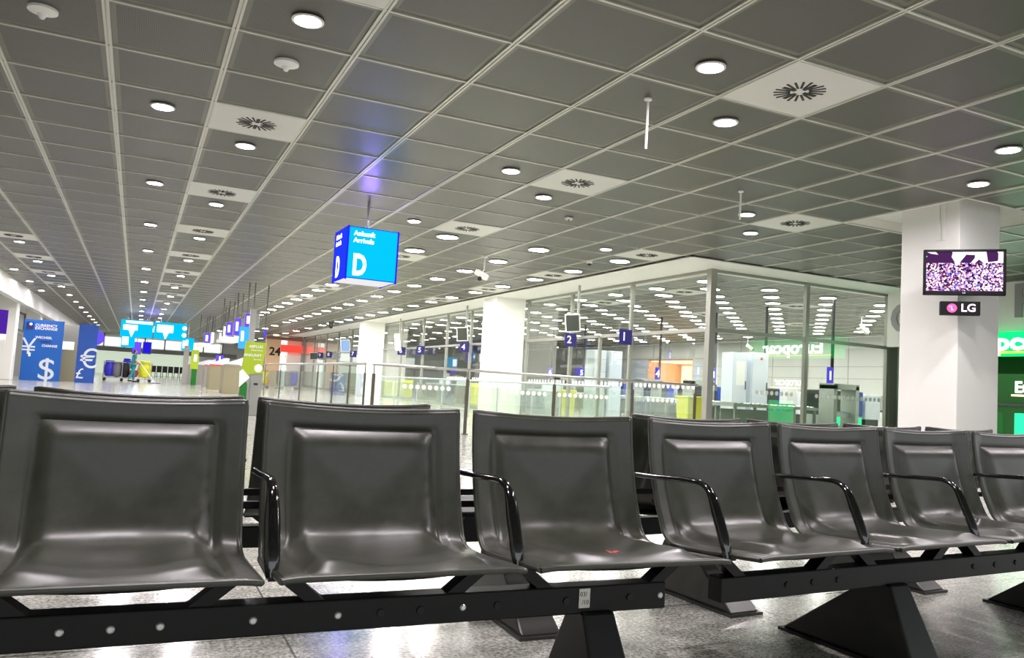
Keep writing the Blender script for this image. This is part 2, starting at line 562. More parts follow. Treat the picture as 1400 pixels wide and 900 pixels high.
for (c, r) in small:
    x, y = cellc(c, r)
    lab = SMALL_LABELS.get((c, r))
    grp = 'downlights'
    if not lab:
        if c == 1:
            lab, grp = 'small downlight far back in the row above the cleaning cart', 'downlights of the row over the cart'
        elif c == 2:
            lab, grp = 'small downlight beside a distant vent panel in the left ceiling strip', 'downlights of the left vent strip'
        elif c < 0:
            lab, grp = 'small downlight near the ceiling edge over the blue exchange booths', 'downlights along the exchange side'
        else:
            lab, grp = 'small downlight in the part of the ceiling behind the viewer', 'downlights overhead'
    if first:
        o = proto_small; o.location = (x, y, CEIL); o['label'] = lab; o['group'] = grp; first = False
    else:
        dup(proto_small, (x, y, CEIL), None, lab, grp)
proto_in = make_lamp('wide_downlight', 'x', .2, 'lensin', None)
first = first_in = True
for (c, r) in big + inner:
    x, y = cellc(c, r)
    if c >= 12:
        x += .1
        if x > RX - .4:
            continue
        lab, grp = 'wide round lamp in the staggered rows of the ceiling inside the glass room', 'lamps inside the glass room'
    else:
        nm = {6: 'nearest the vents beside the blue D sign', 8: 'running down the middle of the hall ceiling', 10: 'running along the white strip by the glass'}[c]
        lab, grp = 'wide round downlight in the row ' + nm, 'wide downlights ' + {6: 'by the sign', 8: 'mid hall', 10: 'along the glass'}[c]
        if (c, r) == (6, 7):
            lab = 'widest downlight just behind the vent panel right of the D sign'
        if (c, r) == (8, 7):
            lab = 'wide downlight nearest the viewer in the middle row, behind the ceiling camera'
        if (c, r) == (10, 7):
            lab = 'wide downlight below the vent panel next to the glass room corner'
    if c >= 12:
        if first_in:
            o = proto_in; o.location = (x, y, CEIL); o['label'] = lab; o['group'] = grp; first_in = False
        else:
            dup(proto_in, (x, y, CEIL), None, lab, grp)
    elif first:
        o = proto_big; o.location = (x, y, CEIL); o['label'] = lab; o['group'] = grp; first = False
    else:
        dup(proto_big, (x, y, CEIL), None, lab, grp)

VL = {(2, 2): 'nearest white vent panel of the left ceiling strip, with radial slots', (2, 6): 'second white vent panel of the left ceiling strip', (2, 10): 'third white vent panel of the left ceiling strip',
      (6, -2): 'large white square vent panel with slot rosette at upper right', (6, 2): 'white vent panel with slot rosette in the middle of the ceiling',
      (6, 6): 'white vent panel to the right of the hanging D sign', (6, 10): 'white vent panel partly hidden behind the D sign', (10, 2): 'white vent panel left of the plaster recess round the pillar',
      (10, 6): 'white vent panel at the corner of the glazed room', (10, 10): 'white vent panel beside the white ceiling strip, above the number two door', (2, -2): 'white vent panel cut off by the top edge of the picture',
      (-2, 14): 'white vent panel at the left edge of the ceiling', (-2, 18): 'second white vent panel above the blue exchange booths',
      (14, 10): 'vent panel inside the glass room behind the door numbered one', (18, 10): 'vent panel inside the glass room above the mirrored green lettering'}
vproto = None
for (c, r) in vents:
    x, y = cellc(c, r)
    lab = VL.get((c, r))
    grp = 'ceiling vents'
    if not lab:
        lab, grp = ('distant white vent panel in the strip above the gate sign', 'far vents of the left strip') if c == 2 else ('distant white vent panel beyond the D sign', 'far vents of the sign strip') if c == 6 else \
            ('distant white vent panel along the glass room strip', 'far vents by the glass') if c == 10 else ('distant white vent panel over the exchange booths', 'far vents by the exchange') if c < 0 else ('vent panel deep inside the glass room ceiling', 'vents inside the glass room')
    hx, hy = .505, RP / 2 - .02
    if vproto is None:
        vproto = thing('ceiling_vent', lab, 'vent', (x, y, CEIL), 0, grp)
        B(-hx, hx, -hy, hy, -.002, .012).build('plate', 'plate', vproto)
        m = MB()
        for k in range(20):
            a = 2 * PI * k / 20
            mt = Matrix.Rotation(a, 4, 'Z')
            m.box(.085 if k % 5 else .05, .235 if k % 5 else .2, -.011 if k % 5 else -.02, .011 if k % 5 else .02, -.006, .0, mtx=mt)
        m.build('slot_rosette', 'slot', vproto)
        vproto.scale = ((XL[c + 1] - XL[c]) / 1.06, 1, 1)
    else:
        v = dup(vproto, (x, y, CEIL), None, lab, grp)
        v.scale = ((XL[c + 1] - XL[c]) / 1.06, 1, 1)

# white discs with a nub
for (c, r, lab) in ((0, 0, 'round white ceiling disc with a nub in the top left corner'), (2, 0, 'round white ceiling disc with a nub below the glaring lamp')):
    x, y = cellc(c, r)
    t = thing('smoke_detector', lab, 'smoke detector', (x, y, CEIL), 0, 'smoke detectors')
    MB().lathe([(.115, .01), (.115, -.012), (.06, -.03), (.045, -.034)], n=24).build('base_disc', 'white', t, smooth=True)
    MB().lathe([(.045, -.03), (.03, -.05), (.018, -.075), (.006, -.08)], n=16).build('nub', 'white', t, smooth=True)
x, y = cellc(7, 4)
t = thing('ceiling_sensor', 'tiny white square sensor on the ceiling between the vent and the middle lamp row', 'sensor', (x, y, CEIL))
B(-.06, .06, -.05, .05, -.03, .01).build('casing', 'white', t, bevel=.006)
MB().lathe([(.02, -.028), (.014, -.042), (.004, -.045)], n=10).build('eye', 'slot', t)

# short rods hanging from the ceiling
for (px, py, py2, lab) in ((886, 136, 202, 'short white rod hanging from the ceiling near the top middle lamp'), (1013, 262, 300, 'short white rod hanging from the ceiling beside a small downlight')):
    p = onz(px, py, CEIL)
    k = (Vector((p.x, p.y, 0))).length
    q = onX(px, py2, p.x)
    t = thing('ceiling_rod', lab, 'rod', (p.x, p.y, CEIL), 0, 'ceiling rods')
    MB().cyl((0, 0, 0), (0, 0, q.z - CEIL), .014, 10).build('rod', 'white', t, smooth=True)
    MB().lathe([(.04, .01), (.04, -.008), (.016, -.02)], n=14).build('rosette', 'white', t, smooth=True)

# ceiling camera hanging in the hall
p = onz(663, 351, CEIL)
t = thing('security_camera', 'white bracket camera hanging under the ceiling between the middle lamps', 'camera', (p.x, p.y, CEIL))
MB().lathe([(.07, .01), (.07, -.02), (.02, -.03)], n=16).build('ceiling_plate', 'white', t, smooth=True)
MB().tube([(0, 0, 0), (0, 0, -.3), (-.05, -.02, -.36)], .016, 8).build('arm', 'white', t, smooth=True)
MB().box(-.06, .06, -.2, .14, -.06, .06, mtx=Matrix.Translation((-.1, -.05, -.42)) @ Matrix.Rotation(.5, 4, 'Z') @ Matrix.Rotation(.5, 4, 'X')).build('housing', 'offwhite', t, bevel=.01)
MB().cyl((-.18, -.2, -.53), (-.2, -.24, -.56), .045, 14).build('lens_ring', 'slot', t, smooth=True)
p = onz(806, 357, CEIL)
t = thing('ceiling_dome', 'small white ceiling fitting with dark dome left of the vent by the glass corner', 'sensor', (p.x, p.y, CEIL))
MB().lathe([(.07, .01), (.07, -.05), (.05, -.06)], n=16).build('collar', 'white', t, smooth=True)
MB().lathe([(.05, -.055), (.045, -.085), (.025, -.1), (.005, -.105)], n=16).build('dome', 'slot', t, smooth=True)
p = onz(453, 441, CEIL)
t = thing('ceiling_dome', 'dark dome fitting on the ceiling among the distant wide lamps by the glass', 'sensor', (p.x, p.y, CEIL))
MB().lathe([(.14, .01), (.14, -.14), (.1, -.2)], n=14).build('collar', 'darkgrey', t, smooth=True)
MB().lathe([(.1, -.19), (.08, -.3), (.01, -.34)], n=14).build('dome', 'slot', t, smooth=True)

sec = bpy.data.objects['security_camera']
for (px, py, lab) in ((1178, 433, 'white camera on a bracket under the ceiling at the right end of the glass room'), (1060, 466, 'white camera high up behind the glass, left of the mirrored green lettering')):
    p = onz(px, py, CEIL)
    dup(sec, (min(p.x, 25.5), p.y, CEIL), 1.0, lab)

# ------------------------------------------------------------------ floor and room shell
fl = MB()
fl.add([(WX - 6, YB, 0), (RX + 5, YB, 0), (RX + 5, YF + 4, 0), (WX - 6, YF + 4, 0)], [(0, 1, 2, 3)])
fl.build('floor', 'floor', kind='structure')

# left side: white fascia under the ceiling, columns, a recessed shop front behind
t = MB()
t.box(WX - .25, WX, YB, 80, 3.12, CEIL + .1)
o = t.build('wall_left', 'white', kind='structure')
m = MB()
m.box(WX - 3.2, WX - 3.0, YB, 80, 0, CEIL + .1)
m.build('shop_back_wall', 'wall', o)
m = MB()
m.box(WX - 3.0, WX - .2, YB, 80, 3.5, 3.56)
m.build('soffit', 'white', o)
m = MB()
for y0, y1 in ((29, 36.5), (39.5, 46)):
    m.box(WX - .9, WX - .86, y0, y1, 2.2, 2.28); m.box(WX - .9, WX - .86, y0, y1, 3.02, 3.1)
    for y in (y0, (y0 + y1) / 2, y1):
        m.box(WX - .92, WX - .84, y - .05, y + .05, 2.2, 3.12)
    m.box(WX - .88, WX - .87, y0, y1, 2.28, 3.02, mi=1)
m.build('clerestory_window', ['darkframe', 'glass'], o)
for k, y in enumerate((14.0, 22.0, 30.8, 38.2, 47.0, 56.0, 66.0)):
    B(WX - .95, WX - .25, y - .4, y + .4, 0, 3.6).build('column', 'white', o, bevel=.03)
m = MB()
for y0 in (31.3, 48, 57):
    m.box(WX - 1.9, WX - 1.6, y0, y0 + 6.5, 0, 2.2)
m.build('shop_shelving', 'shadegrey', o)

# far end wall
o = B(WX - 4, 13, YF, YF + .2, 0, CEIL + .2).build('wall_back', 'wall', kind='structure')
B(-3.4, 5.5, YF - .12, YF, 0, 2.15).build('lower_panel', 'pale', o)  # glow added to the panel's colour to brighten the far wall
B(WX - 3, 9, YF - .2, YF, 2.1, 2.5).build('grey_band', 'signband', o)
m = MB()
for k in range(7):
    m.box(-4.6 + k * 1.75, -4.6 + k * 1.75 + 1.6, YF - .1, YF, 2.6, 3.4)
m.build('lit_window_strip', 'windowlit', o)
m = MB()
for k in range(8):
    m.box(-4.7 + k * 1.75, -4.6 + k * 1.75, YF - .25, YF, 0 if k in (0, 7) else 2.5, CEIL)
m.build('window_post', 'signband', o)

# glazed security room -----------------------------------------------------
COLW = 1.06
ymul = [14.2, 17.35, 20.5, 23.4, 24.6, 28.3, 30.9, 33.9, 37.1, 40.6, 43.5, 47.0, 50.5, 54, 58, 62]
w1 = MB()
TR = 2.42
for y in ymul:
    w1.box(GX - .05, GX + .05, y - .04, y + .04, 0, CEIL)
for y in (18.85,):
    w1.box(GX - .04, GX + .04, y - .035, y + .035, 0, TR)
w1.box(GX - .04, GX + .04, GY, 62, CEIL - .07, CEIL - .01)
w1.box(GX - .04, GX + .04, GY, 62, TR - .04, TR + .04)
w1.box(GX - .04, GX + .04, GY, 62, 0, .1)
w1o = w1.build('window_1', 'mullion', kind='structure')
for a, b in zip(ymul[:-1], ymul[1:]):
    B(GX - .004, GX + .004, a + .04, b - .04, .1, TR - .04).build('lower_pane', 'glass', w1o)
    B(GX - .004, GX + .004, a + .04, b - .04, TR + .04, CEIL - .07).build('upper_pane', 'glass', w1o)
xmul = [11.5, 14.35, 17.1]
w2 = MB()
for x in xmul[1:]:
    w2.box(x - .05, x + .05, GY - .05, GY + .05, 0, CEIL)
w2.box(GX - .09, GX + .07, GY - .09, GY + .07, 0, CEIL)
w2.box(GX, 17.1, GY - .04, GY + .04, CEIL - .07, CEIL - .01)
w2.box(GX, 17.1, GY - .04, GY + .04, TR - .04, TR + .04)
w2.box(GX, 17.1, GY - .04, GY + .04, 0, .1)
w2o = w2.build('window_2', 'mullion', kind='structure')
for a, b in zip(xmul[:-1], xmul[1:]):
    B(a + .06, b - .05, GY - .004, GY + .004, .1, TR - .04).build('lower_pane', 'glass', w2o)
    B(a + .06, b - .05, GY - .004, GY + .004, TR + .04, CEIL - .07).build('upper_pane', 'glass', w2o)
# white marker dots on the panes
m = MB()
for a, b in ((14.7, 17.0), (17.7, 18.7), (19.1, 20.3), (20.8, 23.1), (25, 28), (28.6, 30.6)):
    y = a
    while y < b:
        m.disc((GX - .008, y, 1.12), .052, 14, axis='x'); y += .19
m.build('marker_dots', 'dot', w1o)
m = MB()
for a, b in ((12.9, 14.1), (14.75, 16.9)):
    x = a
    while x < b:
        m.disc((x, GY - .008, 1.09), .052, 14, axis='y'); x += .15
m.build('marker_dots', 'dot', w2o)
# white columns standing in the glass line, as wide as the screen pillar
for y in (24.0, 40.4, 63.0):
    B(10.35, 10.35 + COLW, y - .53, y + .53, 0, CEIL).build('pillar', 'white', kind='structure', bevel=.015)
# dark post where the glazing meets the rental fascia
o = MB().box(17.15, 17.42, GY - .06, GY + .1, 0, CEIL).build('trim_3', 'shadegrey', kind='structure')

# walls inside the glazed room
ir = MB()
ir.box(RX, RX + .2, GY, 34.6, 0, CEIL); ir.box(RX, RX + .2, 38.8, 62, 0, CEIL)
ir.box(RX, RX + .2, 34.6, 38.8, 2.95, CEIL)
wr = ir.build('wall_right', 'roomwall', kind='structure')
m = MB()
for y in [15.5 + 2.2 * k for k in range(9)]:
    m.box(RX - .012, RX, y - .012, y + .012, 0, CEIL)
for z in (1.15, 2.05, 2.55):
    m.box(RX - .012, RX, GY, 34.6, z - .012, z + .012)
m.build('panel_joint', 'signband', wr)
m = MB(); m.box(RX - .8, RX, 18.6, 19.6, 0, CEIL); m.build('wall_pier', 'white', wr)
B(GX, RX, 62, 62.2, 0, CEIL).build('wall_front', 'wall', kind='structure')
B(17.4, RX + .2, GY + .02, GY + .15, 0, CEIL).build('wall_side', 'wall', kind='structure')

# ------------------------------------------------------------------ screen pillar
PX0, PY0 = 10.36, 7.44
PX1, PY1 = onY(1366, 420, PY0).x, onX(1230.5, 420, PX0).y
pil = B(PX0, PX1, PY0, PY1, 0, CEIL + .17).build('pillar', 'offwhite', kind='structure', bevel=.012)
m = MB()
m.box(PX0 - .02, PX0, PY0 + .2, PY0 + .26, 3.35, CEIL + .16); m.box(PX0 - .02, PX0, PY0 + .3, PY0 + .36, 3.35, CEIL + .16)
m.build('cable_duct', 'offwhite', pil)

# television on the pillar's corner
c0 = (onY(1264, 343, 7.05) + onY(1369, 405, 7.05)) / 2
tvd = Vector((PX0, PY0, 0)) - Vector((.22, .22, 0))
depth_dir = tvd.normalized()
pz = onX(1318, 374, tvd.x)
rz = math.radians(-31)
# centre the set in front of the corner
ctr = onX(1317.5, 373, PX0 - .18)
TW, TH = 1.0, .635
tv = thing('television', 'black flat television showing a crowd, mounted on the corner of the white pillar', 'television', (ctr.x, ctr.y, ctr.z), math.radians(-46))
bez = MB()
for (a, b, c, d) in ((-TW / 2, TW / 2, TH / 2 - .035, TH / 2), (-TW / 2, TW / 2, -TH / 2, -TH / 2 + .06), (-TW / 2, -TW / 2 + .035, -TH / 2, TH / 2), (TW / 2 - .035, TW / 2, -TH / 2, TH / 2)):
    bez.box(a, b, -.05, .02, c, d)
bez.box(-TW / 2 + .02, TW / 2 - .02, -.02, .05, -TH / 2 + .02, TH / 2 - .02)
bez.build('casing', 'blackplastic', tv, bevel=.008)
B(-TW / 2 + .03, TW / 2 - .03, -.034, -.022, -TH / 2 + .055, TH / 2 - .03).build('screen', 'crowd', tv)
B(-.1, .1, .05, .2, -.15, .1).build('wall_bracket', 'blackmetal', tv)
text('LG', .03, 'letter', tv, (0, -.053, -TH / 2 + .03))
lgc = onX(1312, 422, PX0 - .16)
lg = thing('logo_sign', 'small black box sign with a lit pink disc and two white letters under the television', 'sign', (lgc.x, lgc.y, lgc.z), math.radians(-46))
B(-.245, .245, -.04, .06, -.095, .095).build('box', 'blackplastic', lg, bevel=.006)
B(-.05, .05, .06, .14, -.05, .05).build('bracket', 'blackmetal', lg)
m = MB()
m.disc((-.1, -.043, 0), .062, 24, axis='y')
m.build('logo_disc', 'pinkem', lg)
m = MB()
m.box(-.108, -.1, -.046, -.044, -.03, .03); m.box(-.1, -.075, -.046, -.044, -.03, -.022)
m.disc((-.128, -.0455, .022), .009, 10, axis='y')
m.build('logo_face', 'letter', lg)
text('LG', .15, 'whiteem', lg, (.1, -.044, 0), depth=.002, bold=.02)

# ------------------------------------------------------------------ car rental counters beyond the pillar
FX = 17.0
rf = MB().box(FX, FX + .2, 4.5, 14.12, 2.7, CEIL).box(FX, FX + .2, 12.7, 14.12, 2.43, 2.7).build('wall_rental', 'white', kind='structure')
B(FX + 2.8, FX + 3.0, 4.5, 13.95, 0, CEIL).build('wall_office', 'green', kind='structure')
ly = onX(1234, 430, FX - .03)
text('C', .98, 'greyletter', rf, (FX - .02, ly.y, 3.1), (PI / 2, 0, -PI / 2), depth=.03, bold=.03)
lr = onX(1400, 412, FX - .03)
text('R', .98, 'greyletter', rf, (FX - .02, lr.y - .06, 3.32), (PI / 2, 0, -PI / 2), depth=.03, bold=.03)
# lit green sign along the counter; read from the hall, and mirrored in the glass room
es = thing('rental_sign', 'lit green rental fascia sign with white lettering over a yellow line, right of the pillar', 'sign', (FX - .1, 11.25, 2.42))
B(-.08, .08, -1.75, 1.75, -.26, .26).build('light_box', 'greenem', es)
text('Europcar', .5, 'greentext', es, (-.085, 0, .03), (PI / 2, 0, -PI / 2), depth=.004, bold=.03, sx=1.25)
B(-.09, -.08, -1.45, 1.45, -.2, -.165).build('underline', 'yellowline', es)
rc = thing('rental_counter', 'green rental counter below the lit green fascia sign, right of the pillar', 'counter', (FX + .5, 10.5, 0))
B(-.3, .3, -3.2, 3.2, 0, 1.1).build('front', 'green', rc)
B(-.36, .36, -3.25, 3.25, 1.1, 1.15).build('counter_top', 'darkgrey', rc)
for k in range(5):
    B(-.305, -.3, -3 + k * 1.25, -2 + k * 1.25, .25, .95).build('panel', 'greenlamp' if k == 2 else 'greenpanel', rc)
rs = thing('rental_board', 'dark green board with white lettering over an orange line behind the counter', 'board', (FX + .5, 10.75, 1.46))
B(-.03, .03, -1.0, 1.0, -.3, .35).build('board', 'green', rs)
text('Europcar', .34, 'signwhite', rs, (-.035, -.2, .05), (PI / 2, 0, -PI / 2), depth=.003, bold=.03)
B(-.04, -.03, -1.0, .5, -.14, -.1).build('orange_line', 'orangelight', rs)

# ------------------------------------------------------------------ D cube sign
sp = onz(505, 275, CEIL)
ds = thing('hanging_sign', 'lit blue cube sign with a white letter D hanging from the ceiling', 'sign', (sp.x, sp.y, 0), math.radians(1))
tl = onY(474, 316, sp.y - .35)
zt = onY(509, 319, sp.y).z; zb = onY(505, 389, sp.y).z
SW = .405
B(-SW, SW, -SW, SW, zb + .02, zt - .02).build('light_box', 'underwhite', ds)
B(-SW + .015, SW - .015, -SW - .012, -SW, zb + .015, zt - .015).build('front_face', 'cyan', ds)
B(-SW - .012, -SW, -SW + .015, SW - .015, zb + .015, zt - .015).build('side_face', 'blueside', ds)
m = MB()
for sx in (-1, 1):
    for sy in (-1, 1):
        m.box(sx * SW - .014, sx * SW + .014, sy * SW - .014, sy * SW + .014, zb, zt)
for z in (zb + .02, zt - .02):
    m.box(-SW, SW, -SW - .014, -SW + .006, z, z + .012); m.box(-SW, SW, SW - .006, SW + .014, z, z + .012)
    m.box(-SW - .014, -SW + .006, -SW, SW, z, z + .012); m.box(SW - .006, SW + .014, -SW, SW, z, z + .012)
m.build('edge_frame', 'edgeblue', ds)
zc = (zt + zb) / 2
H = zt - zb
text('D', .46, 'signwhite', ds, (-.2, -SW - .014, zc - .2), depth=.003, bold=.035, sx=.66)
text('Ankunft', .105, 'signwhite', ds, (-.32, -SW - .014, zc + .31), depth=.003, bold=.02, align='LEFT')
text('Arrivals', .105, 'signwhite', ds, (-.32, -SW - .014, zc + .2), depth=.003, bold=.02, align='LEFT')
text('D', .46, 'signwhite', ds, (-SW - .014, .1, zc - .2), (PI / 2, 0, -PI / 2), depth=.003, bold=.035, sx=.66)
text('Ankunft', .105, 'signwhite', ds, (-SW - .014, .3, zc + .31), (PI / 2, 0, -PI / 2), depth=.003, bold=.02, align='LEFT')
text('Arrivals', .105, 'signwhite', ds, (-SW - .014, .3, zc + .2), (PI / 2, 0, -PI / 2), depth=.003, bold=.02, align='LEFT')
MB().cyl((0, 0, zt), (0, 0, CEIL), .022, 10).build('suspension_rod', 'steel', ds, smooth=True)

# ------------------------------------------------------------------ bench seats
PITCH_S, WB, WS, DEP, TOPZ = .6196, .564, .578, .541, CZ - .082
prof = catmull([(0, TOPZ), (-.006, .735), (-.02, .65), (-.043, .56), (-.07, .49), (-.094, .447), (-.125, .424), (-.17, .415), (-.24, .414), (-.33, .42), (-.42, .429), (-.49, .435), (-.522, .438), (-DEP, .439)], 5)
lens_ = [0]
for a, b in zip(prof[:-1], prof[1:]):
    lens_.append(lens_[-1] + (b - a).length)
LT = lens_[-1]


def smst(a, b, x):
    t = min(max((x - a) / (b - a), 0), 1)
    return t * t * (3 - 2 * t)


def seat_mesh():
    nu = 44
    nv = len(prof)
    vs, per = [], []
    for j, p in enumerate(prof):
        s = lens_[j]
        a = prof[max(j - 1, 0)]; b = prof[min(j + 1, nv - 1)]
        tg = (b - a).normalized(); nr = Vector((tg.y, -tg.x))   # towards the sitter
        if nr.y < 0 and nr.x > 0:
            nr = -nr
        back = 1 - smst(.36, .52, s)
        w = WB * back + WS * (1 - back)
        for i in range(nu + 1):
            q = -1 + 2 * i / nu
            q = math.sin(q * PI / 2) * .35 + q * .65
            x = q * w / 2
            e = min(w / 2 - abs(x), s + .004)              # distance from the side or top edge
            d = -.008 * smst(.052, .062, e) + .03 * smst(.064, .115, e) * (1 - .5 * smst(.1, .26, e))
            front = 1 - smst(LT - .07, LT, s)
            d *= front
            # sides of the back wing forward a little, the seat ears dip outwards
            wing = .02 * max(0, abs(q) - .72) / .28 * back
            ear = -.004 * (max(0, abs(q) - .8) / .2) ** 2 * (1 - back)
            sag = -.012 * (1 - q * q) * (1 - smst(0, .1, s))
            wave = .005 * math.cos(q * PI) * smst(.33, .4, s) * (1 - smst(.42, .55, s))
            P2 = Vector((p.x, p.y)) + nr * (d + wave)
            vs.append((x, P2.x - wing, P2.y + ear + sag))
    fs = [(j * (nu + 1) + i, j * (nu + 1) + i + 1, (j + 1) * (nu + 1) + i + 1, (j + 1) * (nu + 1) + i) for j in range(nv - 1) for i in range(nu)]
    edge = [j * (nu + 1) for j in range(nv - 1, -1, -1)] + list(range(1, nu + 1)) + [j * (nu + 1) + nu for j in range(1, nv)] + [(nv - 1) * (nu + 1) + i for i in range(nu - 1, 0, -1)]
    return vs, fs, [vs[k] for k in edge]


SV, SF, SE = seat_mesh()
_cache = {}


def seat_part(parent, xc):
    if 'seat' not in _cache:
        m = MB().add(SV, SF)
        o = m.build('seat', 'leather', parent, smooth=True)
        md = o.modifiers.new('solid', 'SOLIDIFY'); md.thickness = .014; md.offset = 0
        e = MB().tube(SE + SE[:1], .0075, 8).build('edge_piping', 'leather', o, smooth=True)
        sh = MB()
        # curved shell below the seat cushion, set in from its edge
        nn = 24
        rows = []
        for yy in (-.13, -.2, -.3, -.38, -.44):
            for k in range(nn + 1):
                q = -1 + 2 * k / nn
                rows.append((q * .2, yy, .408 - .012 * (1 - q * q) + max(0, -yy - .36) * .22))
        sh.add(rows, [(j * (nn + 1) + i, j * (nn + 1) + i + 1, (j + 1) * (nn + 1) + i + 1, (j + 1) * (nn + 1) + i) for j in range(4) for i in range(nn)])
        u = sh.build('under_shell', 'blackplastic', o, smooth=True)
        md = u.modifiers.new('solid', 'SOLIDIFY'); md.thickness = .012
        _cache['seat'] = o
        o.location = (xc, 0, 0)
        return o
    c = copy_tree(_cache['seat'], parent)
    c.location = (xc, 0, 0)
    return c


def arm_part(parent, x):
    if 'arm' not in _cache:
        pts = catmull([(0, .03, .606), (0, -.1, .612), (0, -.24, .62), (0, -.3, .617), (0, -.34, .592), (0, -.37, .535), (0, -.405, .46), (0, -.42, .415)], 5)
        n = len(pts)
        rs = [.012 + .007 * smst(.45, .75, i / (n - 1)) - .006 * smst(.85, 1, i / (n - 1)) for i in range(n)]
        o = MB().tube(pts, rs, 12, flat=.75).build('armrest', 'chromeblack', parent, smooth=True)
        _cache['arm'] = o
    else:
        o = _cache['arm'].copy(); COL.objects.link(o); o.parent = parent
    o.location = (x, 0, 0)
    return o


M['chromeblack'] = mat('polished_black', '565656', .1, .95)
BEAMY = -.335


def bench(label, loc, rotz, n, x_first, arms, beam, peds, holes, sticker=None, pedmat='pedestal', pedw=.075, pedb=.4, table=None):
    t = thing('airport_bench', label, 'bench', loc, rotz, None)
    for k in range(n):
        seat_part(t, x_first + PITCH_S * k + WB / 2)
    for x in arms:
        arm_part(t, x)
    bm_ = B(beam[0], beam[1], BEAMY - .03, BEAMY + .03, .268, .343).build('beam', 'blackmetal', t, bevel=.004)
    for x, lit in holes:  # bright ones: screws, plus holes with the lit floor behind painted in
        MB().lathe([(.0105 if not lit else .009, -.003), (.0095 if not lit else .006, -.006)], (x, BEAMY - .028, .306), 12, axis='y').build('screw_and_lit_hole' if lit else 'bolt_hole', 'screw_and_lit_hole' if lit else 'slot', bm_)
    if sticker is not None:
        st = B(sticker - .017, sticker + .017, BEAMY - .0325, BEAMY - .0305, .285, .337).build('sticker', 'sticker', bm_)
        text('03/', .017, 'ink', st, (sticker - .004, BEAMY - .0328, .322), depth=.0003)
        text('/10', .017, 'ink', st, (sticker + .003, BEAMY - .0328, .3), depth=.0003)
    for (a, b) in [(x_first + PITCH_S * k + WB / 2 - .17, x_first + PITCH_S * k + WB / 2 + .17) for k in range(n)]:
        for x, s in ((a, -1), (b, 1)):
            m = MB()
            m.add([(x - .02, BEAMY - .045, .405), (x + .02, BEAMY - .045, .405), (x + .02 - s * .0, BEAMY - .045, .4), (x - .02, BEAMY - .045, .4)], [(0, 1, 2, 3)])
            m = MB()
            # slanted flat strut from the beam up and outwards to the seat
            x2 = x + s * .085
            m.prism([(x - .024, .335), (x + .024, .335), (x2 + .024, .402), (x2 - .024, .402)], BEAMY - .025, BEAMY + .025)
            m.prism([(x2 - .04, .398), (x2 + .03, .398), (x2 + .03, .41), (x2 - .04, .41)], BEAMY - .05, BEAMY + .17)
            m.build('seat_bracket', 'blackmetal', t)
    for x in peds:
        m = MB()
        m.frustum((x - pedw, x + .085, BEAMY - .16, BEAMY + pedb), (x - .05, x + .05, BEAMY - .045, BEAMY + .045), .012, .275)
        p = m.build('pedestal', pedmat, t, bevel=.008)
        B(x - pedw - .01, x + .095, BEAMY - .17, BEAMY + pedb + .01, 0, .012).build('foot_plate', pedmat, p)
    if table:
        tb = B(table[0], table[1], -.47, -.06, .405, .425).build('side_table', 'blackplastic', t, bevel=.006)
        B((table[0] + table[1]) / 2 - .05, (table[0] + table[1]) / 2 + .05, BEAMY - .04, BEAMY + .04, .34, .405).build('table_support', 'blackmetal', tb)
    # rail that ties the backs together behind the seats
    B(beam[0] + .05, beam[1] - .05, .02, .04, .5, .52).build('back_rail', 'blackmetal', t)
    return t


X0, Y0_ = -.281, 2.331
TH1, TH2 = -.02, .068
g2 = 3 * PITCH_S + .022
o2 = Vector((X0 + math.cos(TH1) * g2, Y0_ + math.sin(TH1) * g2))
b1 = bench('black leather bench in front at the left, three seats, beam with a paper sticker', (X0, Y0_, 0), TH1, 4, -PITCH_S, [k * PITCH_S - .012 for k in range(0, 3)],
           (-.75, 1.73), [1.5, -.45], [(onY(px, 850, 1.97).x - X0, lit) for px, lit in ((88, True), (157, True), (224, True), (349, True), (463, True), (520, False), (573, False), (630, True), (676, False), (768, False), (852, False), (893, True))], sticker=1.46, pedw=.05, pedb=.2)
b2 = bench('black leather bench in front running off to the right past the pillar', (o2.x, o2.y, 0), TH2, 4, 0, [k * PITCH_S - .012 for k in range(0, 4)],
           (.02, 2.55), [.84, 2.2], [(x, False) for x in (.3, .42, .54, 1.3, 1.44, 1.58, 1.72, 1.9)] )
# rear benches, back to back with the front ones
b3 = bench('black bench standing back to back behind the left front bench, mostly hidden', (.93, 2.62, 0), PI + TH1, 3, 0, [k * PITCH_S - .012 for k in range(1, 3)],
           (-.6, 1.9), [-.45, 1.5], [], pedmat='rearped', table=(-.57, -.06))
b4 = bench('black bench standing back to back behind the right front bench, mostly hidden', (4.2, 2.79, 0), PI + TH2, 4, 0, [k * PITCH_S - .012 for k in range(1, 4)],
           (.1, 2.5), [.6, 1.86], [], pedmat='rearped')
# scrap of red paper on the third seat
s3 = Vector((X0 + math.cos(TH1) * (2 * PITCH_S + .29), Y0_ + math.sin(TH1) * (2 * PITCH_S + .29)))
q = onz(838, 756, .44)
m = MB()
m.add([(-.018, -.008, .004), (.0, -.012, .001), (.018, -.006, .007), (.014, .008, .004), (0, .004, .0015), (-.02, .007, .007)], [(0, 1, 4, 5), (1, 2, 3, 4)])
o = m.build('paper_scrap', 'redtrim', loc=(q.x, q.y, .4385), smooth=False)
md = o.modifiers.new('solid', 'SOLIDIFY'); md.thickness = .0015
tag(o, 'small torn red scrap of paper lying on the third black seat', 'paper')

